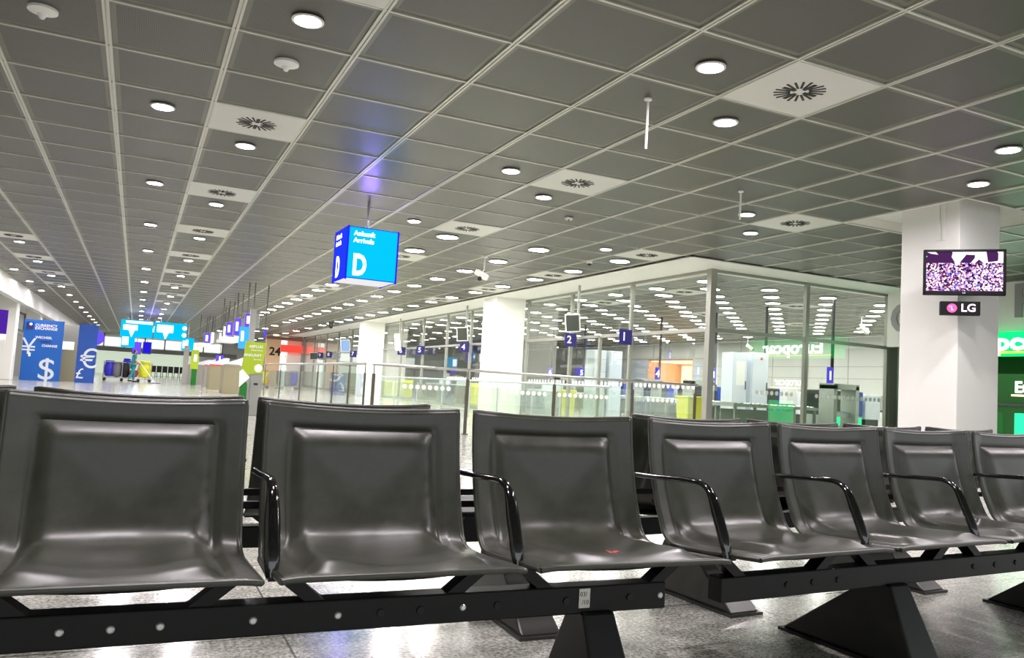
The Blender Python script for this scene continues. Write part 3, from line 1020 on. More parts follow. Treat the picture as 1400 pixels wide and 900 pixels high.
# ------------------------------------------------------------------ balustrade in front of the glass room
def balustrade(name, label, pts, posts, h, postm, railm, gap, dots=None, double=()):
    t = thing(name, label, 'balustrade', (pts[0][0], pts[0][1], 0))
    ox, oy = pts[0]
    a, b = Vector(pts[0] + (0,)) - Vector((ox, oy, 0)), Vector(pts[1] + (0,)) - Vector((ox, oy, 0))
    d = (b - a).normalized(); L = (b - a).length
    MB().tube([(0, 0, h), tuple(d * L + Vector((0, 0, h)))], .024, 12).build('handrail', railm, t, smooth=True)
    for s in posts:
        p = d * s
        m = MB()
        mt = Matrix.Translation(p) @ Matrix.Rotation(math.atan2(d.y, d.x), 4, 'Z')
        m.box(-.028, .028, -.012, .012, 0, h - .16, mtx=mt)
        m.cyl(tuple(p + Vector((0, 0, h - .17))), tuple(p + Vector((0, 0, h - .01))), .009, 8)
        m.box(-.05, .05, -.04, .04, 0, .015, mtx=mt)
        m.build('post', postm, t)
    for s0, s1 in zip(posts[:-1], posts[1:]):
        mt = Matrix.Rotation(math.atan2(d.y, d.x), 4, 'Z')
        MB().box(s0 + gap, s1 - gap, -.006, .006, .1, h - .17, mtx=mt).build('glass_panel', 'railglass', t)
    if dots:
        m = MB()
        for a0, b0 in dots:
            s = a0
            while s < b0:
                p = d * s
                if abs(d.x) > abs(d.y):
                    m.disc((p.x, p.y - .008, .79), .042, 14, axis='y')
                else:
                    m.disc((p.x - .008, p.y, .79), .042, 14, axis='x')
                s += .115
        m.build('marker_dots', 'dot', t)
    return t


balustrade('balustrade', 'glass balustrade with a bright handrail running across in front of the glass room', ((3.6, EY), (10.4, EY)), [.03, 1.74, 3.49, 5.23, 6.75], 1.135, 'bronze', 'steel', .05,
           dots=[(.58, 1.45), (2.6, 3.35), (3.6, 4.7), (5.6, 6.4)])
balustrade('balustrade', 'glass balustrade running away from the corner towards the green board', ((3.5, EY + .08), (3.5, 29.0)), [.0, 1.1, 2.4, 3.85, 5.8, 8.7, 11.5, 14.4], 1.135, 'bronze', 'steel', .05)
balustrade('balustrade', 'farther pale balustrade beyond the first, leading along to the white column', ((8.5, EY + .3), (8.5, 31.0)), [.2, 2.0, 3.4, 5.4, 7.3, 9.5, 11.9, 14.4, 16.2], 1.0, 'rail2', 'rail2', .06)

# ------------------------------------------------------------------ numbered plates and monitors by the glass room
for (px, py, n) in ((855, 461, '1'), (780, 465, '2'), (635, 475, '4'), (575, 479, '5'), (549, 480, '6'), (483, 484, '7'), (450, 485, '8'), (438, 486, '9')):
    p = onX(px, py, GX - .28)
    t = thing('number_plate', 'navy plate with white number %s sticking out from the glass room post' % n, 'sign', (GX - .28, p.y, p.z), 0, 'number plates')
    B(-.19, .19, -.015, .015, -.19, .19).build('plate', 'numnavy', t)
    B(.15, .26, -.012, .012, -.03, .03).build('bracket', 'mullion', t)
    text(n, .3, 'letter', t, (-.05, -.018, 0), depth=.002, bold=.02)


def monitor(label, px, py, pole_px, pole_py, w, h, X, screen, rz, off=0.):
    p = onX(px, py, X)
    q = onX(pole_px, pole_py, X)
    t = thing('hanging_monitor', label, 'monitor', (p.x, p.y, p.z), rz)
    m = MB()
    tilt = Matrix.Rotation(.12, 4, 'X') @ Matrix.Rotation(-.09, 4, 'Y')
    m.box(-w / 2, w / 2, 0, .07, -h / 2, h / 2, mtx=tilt)
    m.build('casing', 'offwhite', t, bevel=.01)
    MB().box(-w / 2 + .035, w / 2 - .035, -.006, .0, -h / 2 + .035, h / 2 - .035, mtx=tilt).build('screen', screen, t)
    MB().tube([(off, .09, h * .3), (off, .09, CEIL - p.z)], .035, 10).build('pole', 'greymetal', t, smooth=True)
    MB().box(off - .05, off + .05, .05, .12, -.1, h * .4).build('bracket', 'greymetal', t)
    return t


monitor('small grey monitor in a pale case hanging on a pole by door number two', 783, 442, 791, 390, .42, .5, 10.67, 'screenoff', math.radians(-28), .14)
monitor('small monitor hanging on a pole at door number four, left of the white column', 632, 457, 638, 420, .42, .52, 10.7, 'screenoff', math.radians(-28), .12)
monitor('dark monitor on a thin pole beside the far white wall', 429, 487, 434, 458, .55, .5, 11.2, 'screenoff', math.radians(-10), .2)
monitor('pale blue lit monitor on a pole near the far white column', 472, 473, 477, 450, .55, .72, 11.0, 'paleblue', math.radians(-20), .15)
monitor('pale monitor seen edge on above plate six', 543, 468, 545, 435, .3, .8, 10.9, 'offwhite', math.radians(-55), .05)

# ------------------------------------------------------------------ inside the glass room
NUMS = ['one', 'two', 'three', 'four', 'five', 'six']
lane_y = [16.3, 19.2, 22.1, 25.0, 28.0, 31.2]
pole_xy = [(17.06, 15.9), (17.3, 18.7), (17.6, 21.4), (17.5, 24.4), (17.7, 30.3), (18.0, 33.8)]
for i, (x, y) in enumerate(pole_xy):
    t = thing('hanging_lane_sign', 'dark ceiling pole carrying violet plate %d behind the glass' % (i + 1), 'sign', (x, y, 0), 0, 'lane poles')
    MB().tube([(0, 0, 1.3), (0, 0, CEIL)], .045, 10).build('pole', 'blackmetal', t, smooth=True)
    B(-.22, .0, -.05, -.02, 1.42, 1.92).build('plate', 'violet', t, bevel=.02)
    text(str(i + 1), .32, 'signwhite', t, (-.11, -.055, 1.68), depth=.002, bold=.03)
    B(-.06, .06, -.06, .06, 1.24, 1.36).build('foot_box', 'blackmetal', t)


def lane(i, y):
    n = NUMS[i]
    t = thing('conveyor_table', 'grey roller table of security lane %s behind the glass' % n, 'table', (0, y, 0), 0, 'roller tables')
    B(13.7, 16.6, -.42, .42, .72, .8).build('table_top', 'tabletop', t)
    m = MB()
    for k in range(18):
        m.cyl((13.85 + k * .155, -.34, .8), (13.85 + k * .155, .34, .8), .025, 8)
    m.build('rollers', 'steel', t)
    for x in (13.8, 15.1, 16.5):
        for yy in (-.36, .36):
            B(x - .03, x + .03, yy - .03, yy + .03, 0, .72).build('leg', 'greymetal', t)
    B(13.9, 16.4, .3, .34, .25, .65).build('back_panel', 'xgrey', t)
    x = thing('xray_machine', 'dark baggage X-ray machine with a blue end at security lane %s' % n, 'X-ray machine', (17.2, y + .3, 0), 0, 'X-ray machines')
    B(0, .95, -.5, .5, .62, 1.31).build('tunnel_housing', 'xdark', x, bevel=.03)
    B(.95, 1.3, -.5, .5, .62, 1.31).build('blue_hood', 'xblue', x, bevel=.03)
    B(.02, 1.28, -.48, .48, .08, .62).build('base_cabinet', 'xgrey', x)
    B(-.03, 0, -.35, .35, .75, 1.2).build('curtain', 'slot', x)
    B(.05, 1.25, -.505, -.48, .36 if i == 0 else .5, .58).build('status_light', 'greenlamp' if i == 0 else 'tabletop', x)
    c = thing('operator_console', 'white console box at the end of security lane %s' % n, 'console', (18.7, y + .2, 0), 0, 'operator consoles')
    B(0, .6, -.3, .3, .55, 1.25).build('cabinet', 'cabinet', c, bevel=.02)
    B(0.05, .55, -.28, .28, 0, .55).build('plinth', 'xdark', c)
    m = MB(); m.prism([(.7, .85), (1.3, .85), (1.3, 1.25), (.75, 1.25)], -.2, .2); m.build('screen_panel', 'tabletop', c)
    B(.6, 1.6, -.3, .3, .78, .83).build('desk', 'xdark', c)
    if i == 1:
        return
    a = thing('metal_detector', 'grey walk-through detector frame at security lane %s' % n, 'detector gate', (16.3, y - .95, 0), 0, 'detector gates')
    B(0, .12, -.25, .25, 0, 1.42).build('post', 'tabletop', a)
    B(.78, .9, -.25, .25, 0, 1.42).build('post', 'tabletop', a)
    B(0, .9, -.25, .25, 1.32, 1.46).build('header', 'tabletop', a)
    B(.12, .78, -.03, .03, .62, .74).build('gate_bar', 'cabinet', a)


for i, y in enumerate(lane_y):
    lane(i, y)
# tall white cabinets
p1 = onY(1003, 484, 18.2); p2 = onY(1022, 484, 18.2); p3 = onY(1028, 484, 18.2); p4 = onY(1051, 484, 18.2)
for (a, b, lab, red) in ((p1, p2, 'tall white cabinet, left one of the pair behind the glass corner', 0), (p3, p4, 'tall white cabinet with a red button, right one of the pair', 1)):
    w = b.x - a.x
    t = thing('cabinet', lab, 'cabinet', (a.x, 18.2, 0), 0, 'white cabinets')
    B(0, w, 0, .5, .06, a.z + .05).build('body', 'cabinet', t, bevel=.01)
    d = B(.03, w - .03, -.025, 0, .12, a.z).build('door', 'cabinet', t)
    B(w - .08, w - .06, -.05, -.025, 1.2, 1.45).build('handle', 'darkgrey', d)
    B(.02, w - .02, .03, .47, 0, .06).build('plinth', 'xdark', t)
    if red:
        MB().lathe([(.04, 0), (.035, -.03)], (w * .55, -.025, a.z - .12), 12, axis='y').build('button', 'redtrim', d)
    else:
        B(.1, w - .1, -.03, -.025, a.z - .9, a.z - .2).build('notice', 'white', d)
p = onY(1076, 532, 18.0); p2 = onY(1090, 553, 18.0)
t = thing('notice_box', 'bright white upright box left of the detector gate', 'box', (p.x, 18.0, 0))
B(0, p2.x - p.x, 0, .3, .85, 1.35).build('body', 'white', t, bevel=.01)
B(.04, p2.x - p.x - .04, .04, .26, 0, .85).build('stand', 'xdark', t)
# yellow bins
def bin_(label, x, y, w, h, d=.5):
    t = thing('waste_bin', label, 'bin', (x, y, 0), 0, 'yellow bins')
    m = MB(); m.frustum((-w / 2 + .05, w / 2 - .05, -d / 2 + .05, d / 2 - .05), (-w / 2, w / 2, -d / 2, d / 2), .05, h - .05)
    m.build('body', 'yellow', t, bevel=.02)
    B(-w / 2 - .02, w / 2 + .02, -d / 2 - .02, d / 2 + .02, h - .06, h).build('lid', 'yellow', t, bevel=.02)
    m = MB(); m.cyl((-w / 2 + .08, d / 2, .06), (-w / 2 + .12, d / 2, .06), .06, 12); m.cyl((w / 2 - .12, d / 2, .06), (w / 2 - .08, d / 2, .06), .06, 12)
    m.build('wheel', 'blackplastic', t)
    return t


p = onY(946, 542, 15.6); bin_('large yellow bin with a lid just inside the corner of the glass room', p.x, 15.6, .6, p.z)
p = onX(776, 533, 12.3); bin_('narrow yellow bin glimpsed behind the door frame of number two', p.x, p.y, .35, .9)
p = onX(647, 527, 12.3); bin_('yellow bin beside the white column', p.x, p.y, .4, .95)
p = onX(557, 524, 12.5); bin_('yellow bin behind plate five', p.x, p.y, .5, .95)
p = onX(536, 522, 12.5); bin_('yellow box bin behind plate six, left of the other bins', p.x, p.y, 1.0, .85)
p = onX(510, 520, 13.5); bin_('yellow bin by the corner of the balustrade, farthest of the yellow bins', p.x, p.y, .8, .95)

# grey and white furniture seen farther back through the glass
random.seed(3)
furn = [(690, 541, 'grey_desk'), (560, 533, 'x')]
for k, (px, w, lab) in enumerate(((600, 1.5, 'grey glass-fronted counter behind the dots between plates four and five'), (625, 1.6, 'dark grey glass-fronted counter beside the white column'), (745, 1.5, 'grey counter behind plate two'))):
    p = onX(px, 530, 12.7)
    t = thing('inspection_counter', lab, 'counter', (12.7, p.y, 0), PI / 2, 'inspection counters')
    B(-w / 2, w / 2, -.35, .35, 0, .82).build('body', 'xgrey' if k != 1 else 'darkgrey', t)
    B(-w / 2 - .03, w / 2 + .03, -.38, .38, .82, .87).build('counter_top', 'cabinet', t)
    B(-w / 2 + .1, w / 2 - .1, .34, .36, .2, .7).build('front_panel', 'darkgrey' if k != 3 else 'tabletop', t)
    B(-w / 2, w / 2, -.3, -.27, .87, 1.1).build('back_screen', 'cabinet', t)
for (px, y, h, lab) in ((820, 20.6, 2.15, 'tall white locker behind door one, left of two'), (842, 20.5, 2.15, 'tall white locker with a red mark behind door one, right of two')):
    p = onY(px, 500, y)
    t = thing('locker', lab, 'locker', (p.x, y, 0), 0, 'white lockers')
    B(-.22, .22, 0, .5, .0, h).build('body', 'cabinet', t, bevel=.01)
    d = B(-.2, .2, -.02, 0, .1, h - .05).build('door', 'cabinet', t)
    B(.14, .16, -.045, -.02, 1.1, 1.3).build('handle', 'darkgrey', d)
for (px, w, m_, lab) in ((903, .75, 'darkgrey', 'dark grey bag tray stand under the kiosk'), (929, .75, 'xblue', 'blue machine hood under the kiosk'), (882, .4, 'xdark', 'dark machine end left of the grey tray stand')):
    p = onY(px, 530, 27.0)
    t = thing('machine_hood', lab, 'machine', (p.x, 26.6, 0))
    B(-w / 2, w / 2, 0, .8, .62, 1.25).build('hood', m_, t, bevel=.03)
    B(-w / 2 + .05, w / 2 - .05, .05, .75, 0, .62).build('base', 'xgrey', t)

# warm-lit kiosk in the recess of the far wall
k = thing('kiosk', 'warm orange lit kiosk with a wooden counter seen through the glass corner', 'kiosk', (RX, 36.7, 0))
B(2.2, 2.3, -2.1, 2.1, 0, 2.95).build('back_wall', 'orange', k)
B(0, 2.3, 2.0, 2.1, 0, 2.95).build('side_wall', 'orange', k)
B(0, 2.3, -2.1, -2.0, 0, 2.95).build('partition', 'orange', k)
B(0, 2.3, -2.1, 2.1, 2.9, 2.95).build('canopy', 'brown', k)
B(.1, 2.1, -1.9, 1.9, 2.82, 2.88).build('light_panel', 'orangelight', k)
B(2.12, 2.2, -1.9, 1.7, 1.4, 2.7).build('added_glow_panel', 'orangelight', k)  # glowing slab, enlarged to brighten the kiosk
B(.2, .7, -1.9, 1.3, 0, 1.25).build('counter', 'brown', k)
B(.15, .75, -1.95, 1.35, 1.25, 1.3).build('counter_top', 'white', k)
B(.3, .6, .8, 1.9, 0, 1.3).build('display_box', 'olive', k)

# ------------------------------------------------------------------ left side of the hall: exchange booths
def panel(name, label, x0, x1, z, y, rot, m):
    t = thing(name, label, 'sign', ((x0 + x1) / 2, y, 0), rot, 'exchange panels')
    w = x1 - x0
    B(-w / 2, w / 2, -.06, .06, 0, z).build('board', m, t)
    return t, w


a = onY(26, 518, 39.0); b = onY(81, 518, 39.0)
e1, w = panel('exchange_panel', 'wide blue exchange panel with yen and dollar signs standing on the floor at left', a.x, b.x, 2.56, 39.0, 0, 'bannerblue')
B(-w / 2 + .08, -w / 2 + .34, -.075, -.06, 2.12, 2.45).build('logo_plate', 'navy', e1)
lp = MB(); lp.disc((-w / 2 + .24, -.078, 2.36), .06, 16, axis='y'); lp.build('logo_mark', 'letter', e1)
text('CURRENCY', .155, 'letter', e1, (-w / 2 + .4, -.065, 2.33), bold=.02, align='LEFT')
text('EXCHANGE', .155, 'letter', e1, (-w / 2 + .4, -.065, 2.2), bold=.02, align='LEFT')
text('WECHSEL', .14, 'letter', e1, (.02, -.065, 1.82), bold=.02)
text('CAMBIO', .11, 'navy', e1, (.1, -.065, 1.65), bold=.02)
text('CHANGE', .14, 'letter', e1, (.26, -.065, 1.48), bold=.02)
text('¥', .95, 'lettergrey', e1, (-.5, -.065, 1.38), bold=.0)
text('$', 1.3, 'lettergrey', e1, (.22, -.065, .46), bold=.0)
B(-.48, -.4, -.09, -.06, 1.0, 1.16).build('lock', 'letter', e1)
a = onY(101, 520, 39.0); b = onY(130, 520, 39.0)
e2, w = panel('exchange_panel', 'narrow blue exchange panel with euro and pound signs, right of the wide one', a.x + .02, b.x - .05, 2.52, 38.9, .06, 'bannerdark')
text('€', 1.15, 'lettergrey', e2, (.12, -.065, 1.0), bold=0)
text('£', .62, 'lettergrey', e2, (-.2, -.065, .38), bold=0)
t = thing('booth_wall', 'pale cream booth wall between the two blue exchange panels', 'partition', (-2.75, 40.2, 0))
B(-.55, .6, -.05, .05, 0, 1.75).build('panel', 'counterbeige', t)
B(-.55, .6, -.06, .06, 1.75, 2.5).build('upper_panel', 'shadegrey', t)
B(-.3, .2, -.08, -.05, 1.4, 1.75).build('lit_notice', 'windowlit', t)
p = onX(3, 440, WX)
t = thing('side_sign', 'purple sign with a white foot at the far left edge by the column', 'sign', (WX + .05, p.y, 0))
zA = onX(3, 457, WX).z; zB = onX(3, 423, WX).z
B(-.4, .1, -.05, .05, zA, zB).build('face', 'purple', t)
B(-.4, .1, -.06, .06, zA - .2, zA).build('white_strip', 'white', t)
B(-.18, -.12, -.03, .03, 0, zA - .2).build('post', 'greymetal', t)
p = onY(132, 462, 43)
t = thing('round_sign', 'small round violet sign beside the narrow exchange panel', 'sign', (p.x, 43, 0))
MB().lathe([(.34, -.04), (.34, .04)], (0, 0, p.z), 24, axis='y').build('disc', 'violetscreen', t)
B(-.03, .03, -.03, .03, 0, p.z - .3).build('post', 'greymetal', t)

# ------------------------------------------------------------------ gate signs over the far end
GYs = 50.0
a = onY(166, 438, GYs); b = onY(211, 440, GYs); c = onY(256, 443, GYs); zlo = onY(211, 463, GYs).z; zhi = onY(211, 440, GYs).z
for (x0, x1, lab, q) in ((a.x, b.x - .04, 'left half of the long lit cyan overhead sign above the person', 0), (b.x + .04, c.x, 'right half of the long lit cyan overhead sign above the person', 1)):
    t = thing('overhead_sign', lab, 'sign', ((x0 + x1) / 2, GYs, (zlo + zhi) / 2), 0, 'overhead gate signs')
    w = x1 - x0; h = zhi - zlo
    B(-w / 2, w / 2, -.12, .12, -h / 2, h / 2).build('light_box', 'cyan', t)
    for s in (-.3, .3):
        MB().cyl((w * s, 0, h / 2), (w * s, 0, CEIL - (zlo + zhi) / 2), .03, 8).build('suspension_rod', 'steel', t)
    if q == 0:
        B(-w * .42, w * .02, -.13, -.12, -h * .1, h * .2).build('pictogram', 'signwhite', t, bevel=.005)
        B(-w * .35, w * .48, -.13, -.12, h * .3, h * .44).build('white_band', 'signwhite', t)
        MB().prism([(-.42, -.05), (-.08, -.05), (-.25, -.5)], -.135, -.12).build('arrow', 'signwhite', t)
    else:
        B(-w * .42, w * .08, -.13, -.12, -h * .1, h * .34).build('pictogram', 'signwhite', t, bevel=.005)
        MB().prism([(-.42, -.05), (-.08, -.05), (-.25, -.5)], -.135, -.12).build('arrow', 'signwhite', t)
        for zz in (.22, -.18):
            MB().disc((w * .43, -.13, zz), .12, 14, axis='y').build('pictogram', 'signwhite', t)
for (x0, x1, y0, y1, lab) in ((167, 183, 459, 474, 'small lit cyan sign with white figures below the left end of the overhead sign'), (249, 264, 463, 479, 'small lit cyan sign below the right end of the overhead sign')):
    p = onY((x0 + x1) / 2, (y0 + y1) / 2, 53); w = (x1 - x0) * 53 / FPX * .95; h = (y1 - y0) * 53 / FPX
    t = thing('small_overhead_sign', lab, 'sign', (p.x, 53, p.z), 0)
    B(-w / 2, w / 2, -.1, .1, -h / 2, h / 2).build('light_box', 'cyan', t)
    B(-w / 2 + .06, .02, -.11, -.1, -h * .32, h * .34).build('pictogram', 'signwhite', t)
    MB().cyl((0, 0, h / 2), (0, 0, CEIL - p.z), .03, 8).build('suspension_rod', 'steel', t)
for (px, m_, lab) in ((187, 'violetscreen', 'left lit violet flight monitor under the overhead sign'), (201, 'bluescreen', 'right dark blue flight monitor under the overhead sign')):
    p = onY(px, 476, 60)
    t = thing('hanging_flight_monitor', lab, 'monitor', (p.x, 60, p.z), 0, 'flight monitors')
    B(-.28, .28, -.05, .1, -.42, .42).build('casing', 'darkgrey', t)
    B(-.24, .24, -.06, -.05, -.36, .38).build('screen', m_, t)
    MB().cyl((0, 0, .4), (0, 0, CEIL - p.z), .03, 8).build('suspension_rod', 'steel', t)

# ------------------------------------------------------------------ row of black seats at the far end
fb = onz(232, 517, 0)
fy = 74.0
for k in range(7):
    px = 201 + k * 7.9
    p = onY(px, 515, fy)
    if k == 0:
        fp = thing('waiting_seat', 'x', 'seat', (p.x, fy, 0), 0, 'far row of black seats')
        m = MB(); m.box(-.2, .2, -.25, .22, .4, .46); m.build('seat', 'blackmetal', fp, bevel=.02)
        m = MB(); m.box(-.2, .2, .18, .24, .46, .95, mtx=Matrix.Translation((0, .0, 0))); m.build('backrest', 'blackmetal', fp, bevel=.02)
        [B(q, q + .05, -.05, .05, 0, .4).build('leg', 'blackmetal', fp) for q in (-.18, .13)]
        fp['label'] = 'black seat in the distant row against the pale green wall, behind the person'
    else:
        dup(fp, (p.x, fy, 0))

# ------------------------------------------------------------------ the cleaner with the cart
PB = onz(180, 522.5, 0)
PS = 1.0
per = thing('person', 'person in teal work clothes walking beside a cleaning cart, holding a mop', 'person', (PB.x, PB.y, 0), math.radians(20))


def skin_mesh(name, nodes, edges, m, parent, sub=2, root=0):
    me = bpy.data.meshes.new(name)
    me.from_pydata([n[:3] for n in nodes], edges, [])
    o = bpy.data.objects.new(name, me); COL.objects.link(o); o.parent = parent
    md = o.modifiers.new('skin', 'SKIN'); md.use_smooth_shade = True
    sv = me.skin_vertices[0].data if me.skin_vertices else None
    if sv is None:
        return o
    for i, n in enumerate(nodes):
        r = n[3]; sv[i].radius = (r, n[4] if len(n) > 4 else r)
        sv[i].use_root = (i == root)
    s = o.modifiers.new('sub', 'SUBSURF'); s.levels = sub; s.render_levels = sub
    me.materials.append(M[m])
    return o


def with_skin(name, nodes, edges, m, parent, sub=2, root=0):
    me = bpy.data.meshes.new(name)
    me.from_pydata([n[:3] for n in nodes], edges, [])
    o = bpy.data.objects.new(name, me); COL.objects.link(o); o.parent = parent
    md = o.modifiers.new('skin', 'SKIN'); md.use_smooth_shade = True
    if not me.skin_vertices:
        bm = bmesh.new(); bm.from_mesh(me); bm.verts.layers.skin.verify(); bm.to_mesh(me); bm.free()
    sv = me.skin_vertices[0].data
    for i, n in enumerate(nodes):
        sv[i].radius = (n[3], n[4] if len(n) > 4 else n[3]); sv[i].use_root = (i == root)
    s = o.modifiers.new('sub', 'SUBSURF'); s.levels = sub; s.render_levels = sub
    me.materials.append(M[m])
    return o


# joints; she faces local +x-ish (walking right), mid-stride
bn = [(0, 0, .88, .1, .13), (0, 0, 1.05, .09, .12), (.02, 0, 1.25, .1, .15), (.03, 0, 1.38, .07, .1), (.04, 0, 1.46, .048, .048), (.06, 0, 1.53, .07, .062), (.065, 0, 1.62, .085, .072), (.055, 0, 1.68, .055, .05),
      (.15, 0, 1.555, .012, .014),
      (.03, .17, 1.37, .05), (.06, .23, 1.12, .038), (.25, .2, .97, .03), (.31, .19, .95, .028, .036),
      (.03, -.17, 1.37, .05), (.02, -.23, 1.1, .038), (.22, -.25, .98, .03), (.28, -.25, .96, .028, .036),
      (0, .09, .84, .085), (.12, .1, .48, .055), (.1, .1, .08, .036), (.2, .1, .035, .03, .035),
      (0, -.09, .84, .085), (-.04, -.1, .48, .055), (-.22, -.1, .13, .036), (-.13, -.1, .05, .03, .035)]
be = [(0, 1), (1, 2), (2, 3), (3, 4), (4, 5), (5, 6), (6, 7), (5, 8), (3, 9), (9, 10), (10, 11), (11, 12), (3, 13), (13, 14), (14, 15), (15, 16), (0, 17), (17, 18), (18, 19), (19, 20), (0, 21), (21, 22), (22, 23), (23, 24)]
for hi in (12, 16):
    hx, hy, hz = bn[hi][:3]
    for j, (dy, ln) in enumerate(((-.027, .055), (-.009, .065), (.009, .06), (.027, .048))):
        i0 = len(bn)
        bn.append((hx + .035, hy + dy, hz - .002, .009)); bn.append((hx + .035 + ln * .55, hy + dy, hz - .025, .008)); bn.append((hx + .03 + ln * .45, hy + dy, hz - .055, .007))
        be += [(hi, i0), (i0, i0 + 1), (i0 + 1, i0 + 2)]
    i0 = len(bn)
    s = -1 if hy > 0 else 1
    bn.append((hx + .005, hy + s * .045, hz - .01, .01)); bn.append((hx + .035, hy + s * .055, hz - .035, .008))
    be += [(hi, i0), (i0, i0 + 1)]
with_skin('body', bn, be, 'skin', per, 1)
tn = [(0, 0, .84, .125, .165), (0, 0, 1.05, .11, .15), (.02, 0, 1.27, .115, .175), (.03, 0, 1.4, .08, .11), (.03, .18, 1.38, .066), (.045, .22, 1.2, .056), (.03, -.18, 1.38, .066), (.024, -.22, 1.2, .056)]
with_skin('tunic', tn, [(0, 1), (1, 2), (2, 3), (3, 4), (4, 5), (3, 6), (6, 7)], 'teal', per, 1)
tr = [(0, 0, .88, .115, .15), (0, .09, .82, .1), (.12, .1, .48, .072), (.1, .1, .1, .06), (0, -.09, .82, .1), (-.04, -.1, .48, .072), (-.2, -.1, .16, .06)]
with_skin('trousers', tr, [(0, 1), (1, 2), (2, 3), (0, 4), (4, 5), (5, 6)], 'teal', per, 1)
with_skin('hair', [(.03, 0, 1.55, .06, .068), (.03, 0, 1.63, .092, .085), (.045, 0, 1.69, .075, .07), (-.02, 0, 1.5, .045, .05)], [(3, 0), (0, 1), (1, 2)], 'hair', per, 1)
for s, bx, bz in ((1, .13, .0), (-1, -.18, .03)):
    m = MB(); m.box(bx - .07, bx + .16, s * .1 - .045, s * .1 + .045, bz, bz + .07); m.build('shoe', 'bagblack', per, bevel=.02)

# mop held in the hand, head on the floor ahead
mp = onz(211, 524.5, 0)
hand = per.matrix_basis @ Vector((.31, -.25, .96)) if False else Vector((PB.x, PB.y, 0)) + Matrix.Rotation(math.radians(20), 3, 'Z') @ Vector((.3, -.25, .96))
t = thing('mop', 'white-handled floor mop held by the person, head on the floor', 'mop', (mp.x, mp.y, 0))
dv = hand - Vector((mp.x, mp.y, 0)); top = dv + dv.normalized() * .25
MB().cyl((0, 0, .05), tuple(top), .022, 8).build('handle', 'white', t, smooth=True)
B(-.3, .3, -.06, .06, .0, .05).build('mop_head', 'baggrey', t, bevel=.015)

# cart: wheeled frame with bags
cb = onz(175, 522, 0)
t = thing('cleaning_cart', 'wheeled cleaning cart hung with blue, grey, red, black and yellow bags beside the person', 'cart', (PB.x, PB.y + .75, 0))
m = MB()
for x in (-1.38, -.5, .3, .9):
    m.box(x - .02, x + .02, -.32, -.28, .15, 1.0); m.box(x - .02, x + .02, .28, .32, .15, 1.0)
m.box(-1.42, .95, -.33, -.29, .98, 1.02); m.box(-1.42, .95, .29, .33, .98, 1.02); m.box(-1.42, .95, -.33, .33, .16, .2)
m.build('frame', 'greymetal', t)
for x in (-1.32, -.5, .3, .85):
    for y in (-.28, .28):
        MB().cyl((x, y - .03, .08), (x, y + .03, .08), .08, 14).build('wheel', 'bagblack', t, smooth=True)


def sack(x, w, z0, z1, m_, y=-.05, d=.3):
    prf = [(.05, z0), (.8, z0 + .04), (1.0, z0 + (z1 - z0) * .35), (.98, z0 + (z1 - z0) * .7), (.8, z1 - .08), (.9, z1), (.8, z1 + .02)]
    mm = MB(); n = 16; vs = []
    for r, z in prf:
        for k in range(n):
            a = 2 * PI * k / n
            rr = r * (1 + .05 * math.sin(5 * a + z * 9))
            vs.append((x + math.cos(a) * rr * w / 2, y + math.sin(a) * rr * d, z))
    mm.add(vs, [(i * n + k, i * n + (k + 1) % n, (i + 1) * n + (k + 1) % n, (i + 1) * n + k) for i in range(len(prf) - 1) for k in range(n)] + [tuple(range(n)), tuple(range((len(prf) - 1) * n, len(prf) * n))])
    return mm.build('bag', m_, t, smooth=True)


sack(-1.12, .5, .22, 1.05, 'bagblue')
sack(-.76, .5, .2, 1.0, 'baggrey')
sack(-.36, .45, .2, 1.0, 'bagblack')
sack(-.3, .4, .9, 1.2, 'bagblue')
sack(.05, .4, .22, .6, 'bagred', -.1)
sack(.55, .66, .24, 1.12, 'bagyellow')

# ------------------------------------------------------------------ check-in counters, hanging displays, boards on the left middle
for k, (px, py, w, h, mm, lab) in enumerate(((321, 539, .95, 1.1, 'counterbeige', 'nearest beige check-in counter with a sloping white top behind the green board'), (297, 533, .8, 1.1, 'counterbeige', 'second beige check-in counter in the row, with a red edge'),
                                            (288, 530, .7, 1.1, 'counter', 'third check-in counter in the row, with a red edge'), (272, 526, 1.2, 1.1, 'counter', 'farthest pale grey check-in counter near the second green board'))):
    p = onz(px, py, 0)
    t = thing('check_in_counter', lab, 'counter', (p.x, p.y, 0), 0, 'check-in counters')
    B(-w / 2, w / 2, 0, 1.2, 0, h).build('body', mm, t, bevel=.01)
    m = MB(); m.prism([(-w / 2 - .02, h), (w / 2 + .02, h), (w / 2 + .02, h + .35), (w / 2 - .12, h + .35)], .05, 1.1); m.build('sloping_top', 'cabinet', t)
    B(-w / 2 - .02, w / 2 * .2, -.02, .02, h - .03, h + .03).build('edge_trim', 'redtrim' if k in (1, 2) else 'counter', t)
disp = [(340.5, 438, 9, 17, 27, 'violetscreen', 'nearest violet lit display hanging above the green board'), (325, 447, 7.5, 21, 31, 'violetscreen', 'second violet lit display of the hanging row'),
        (314, 450, 7, 16, 35, 'violetscreen', 'third violet lit display of the hanging row, with white figures'), (308, 455, 4, 15, 39, 'signwhite', 'bright white display at the end of the near hanging row'),
        (284, 463, 8, 13, 48, 'violetscreen', 'violet display of the farther hanging group'), (290.5, 462, 3, 13, 46, 'signwhite', 'white display of the farther hanging group'), (302, 461, 3.5, 10, 43, 'signwhite', 'small white display between the two hanging groups')]
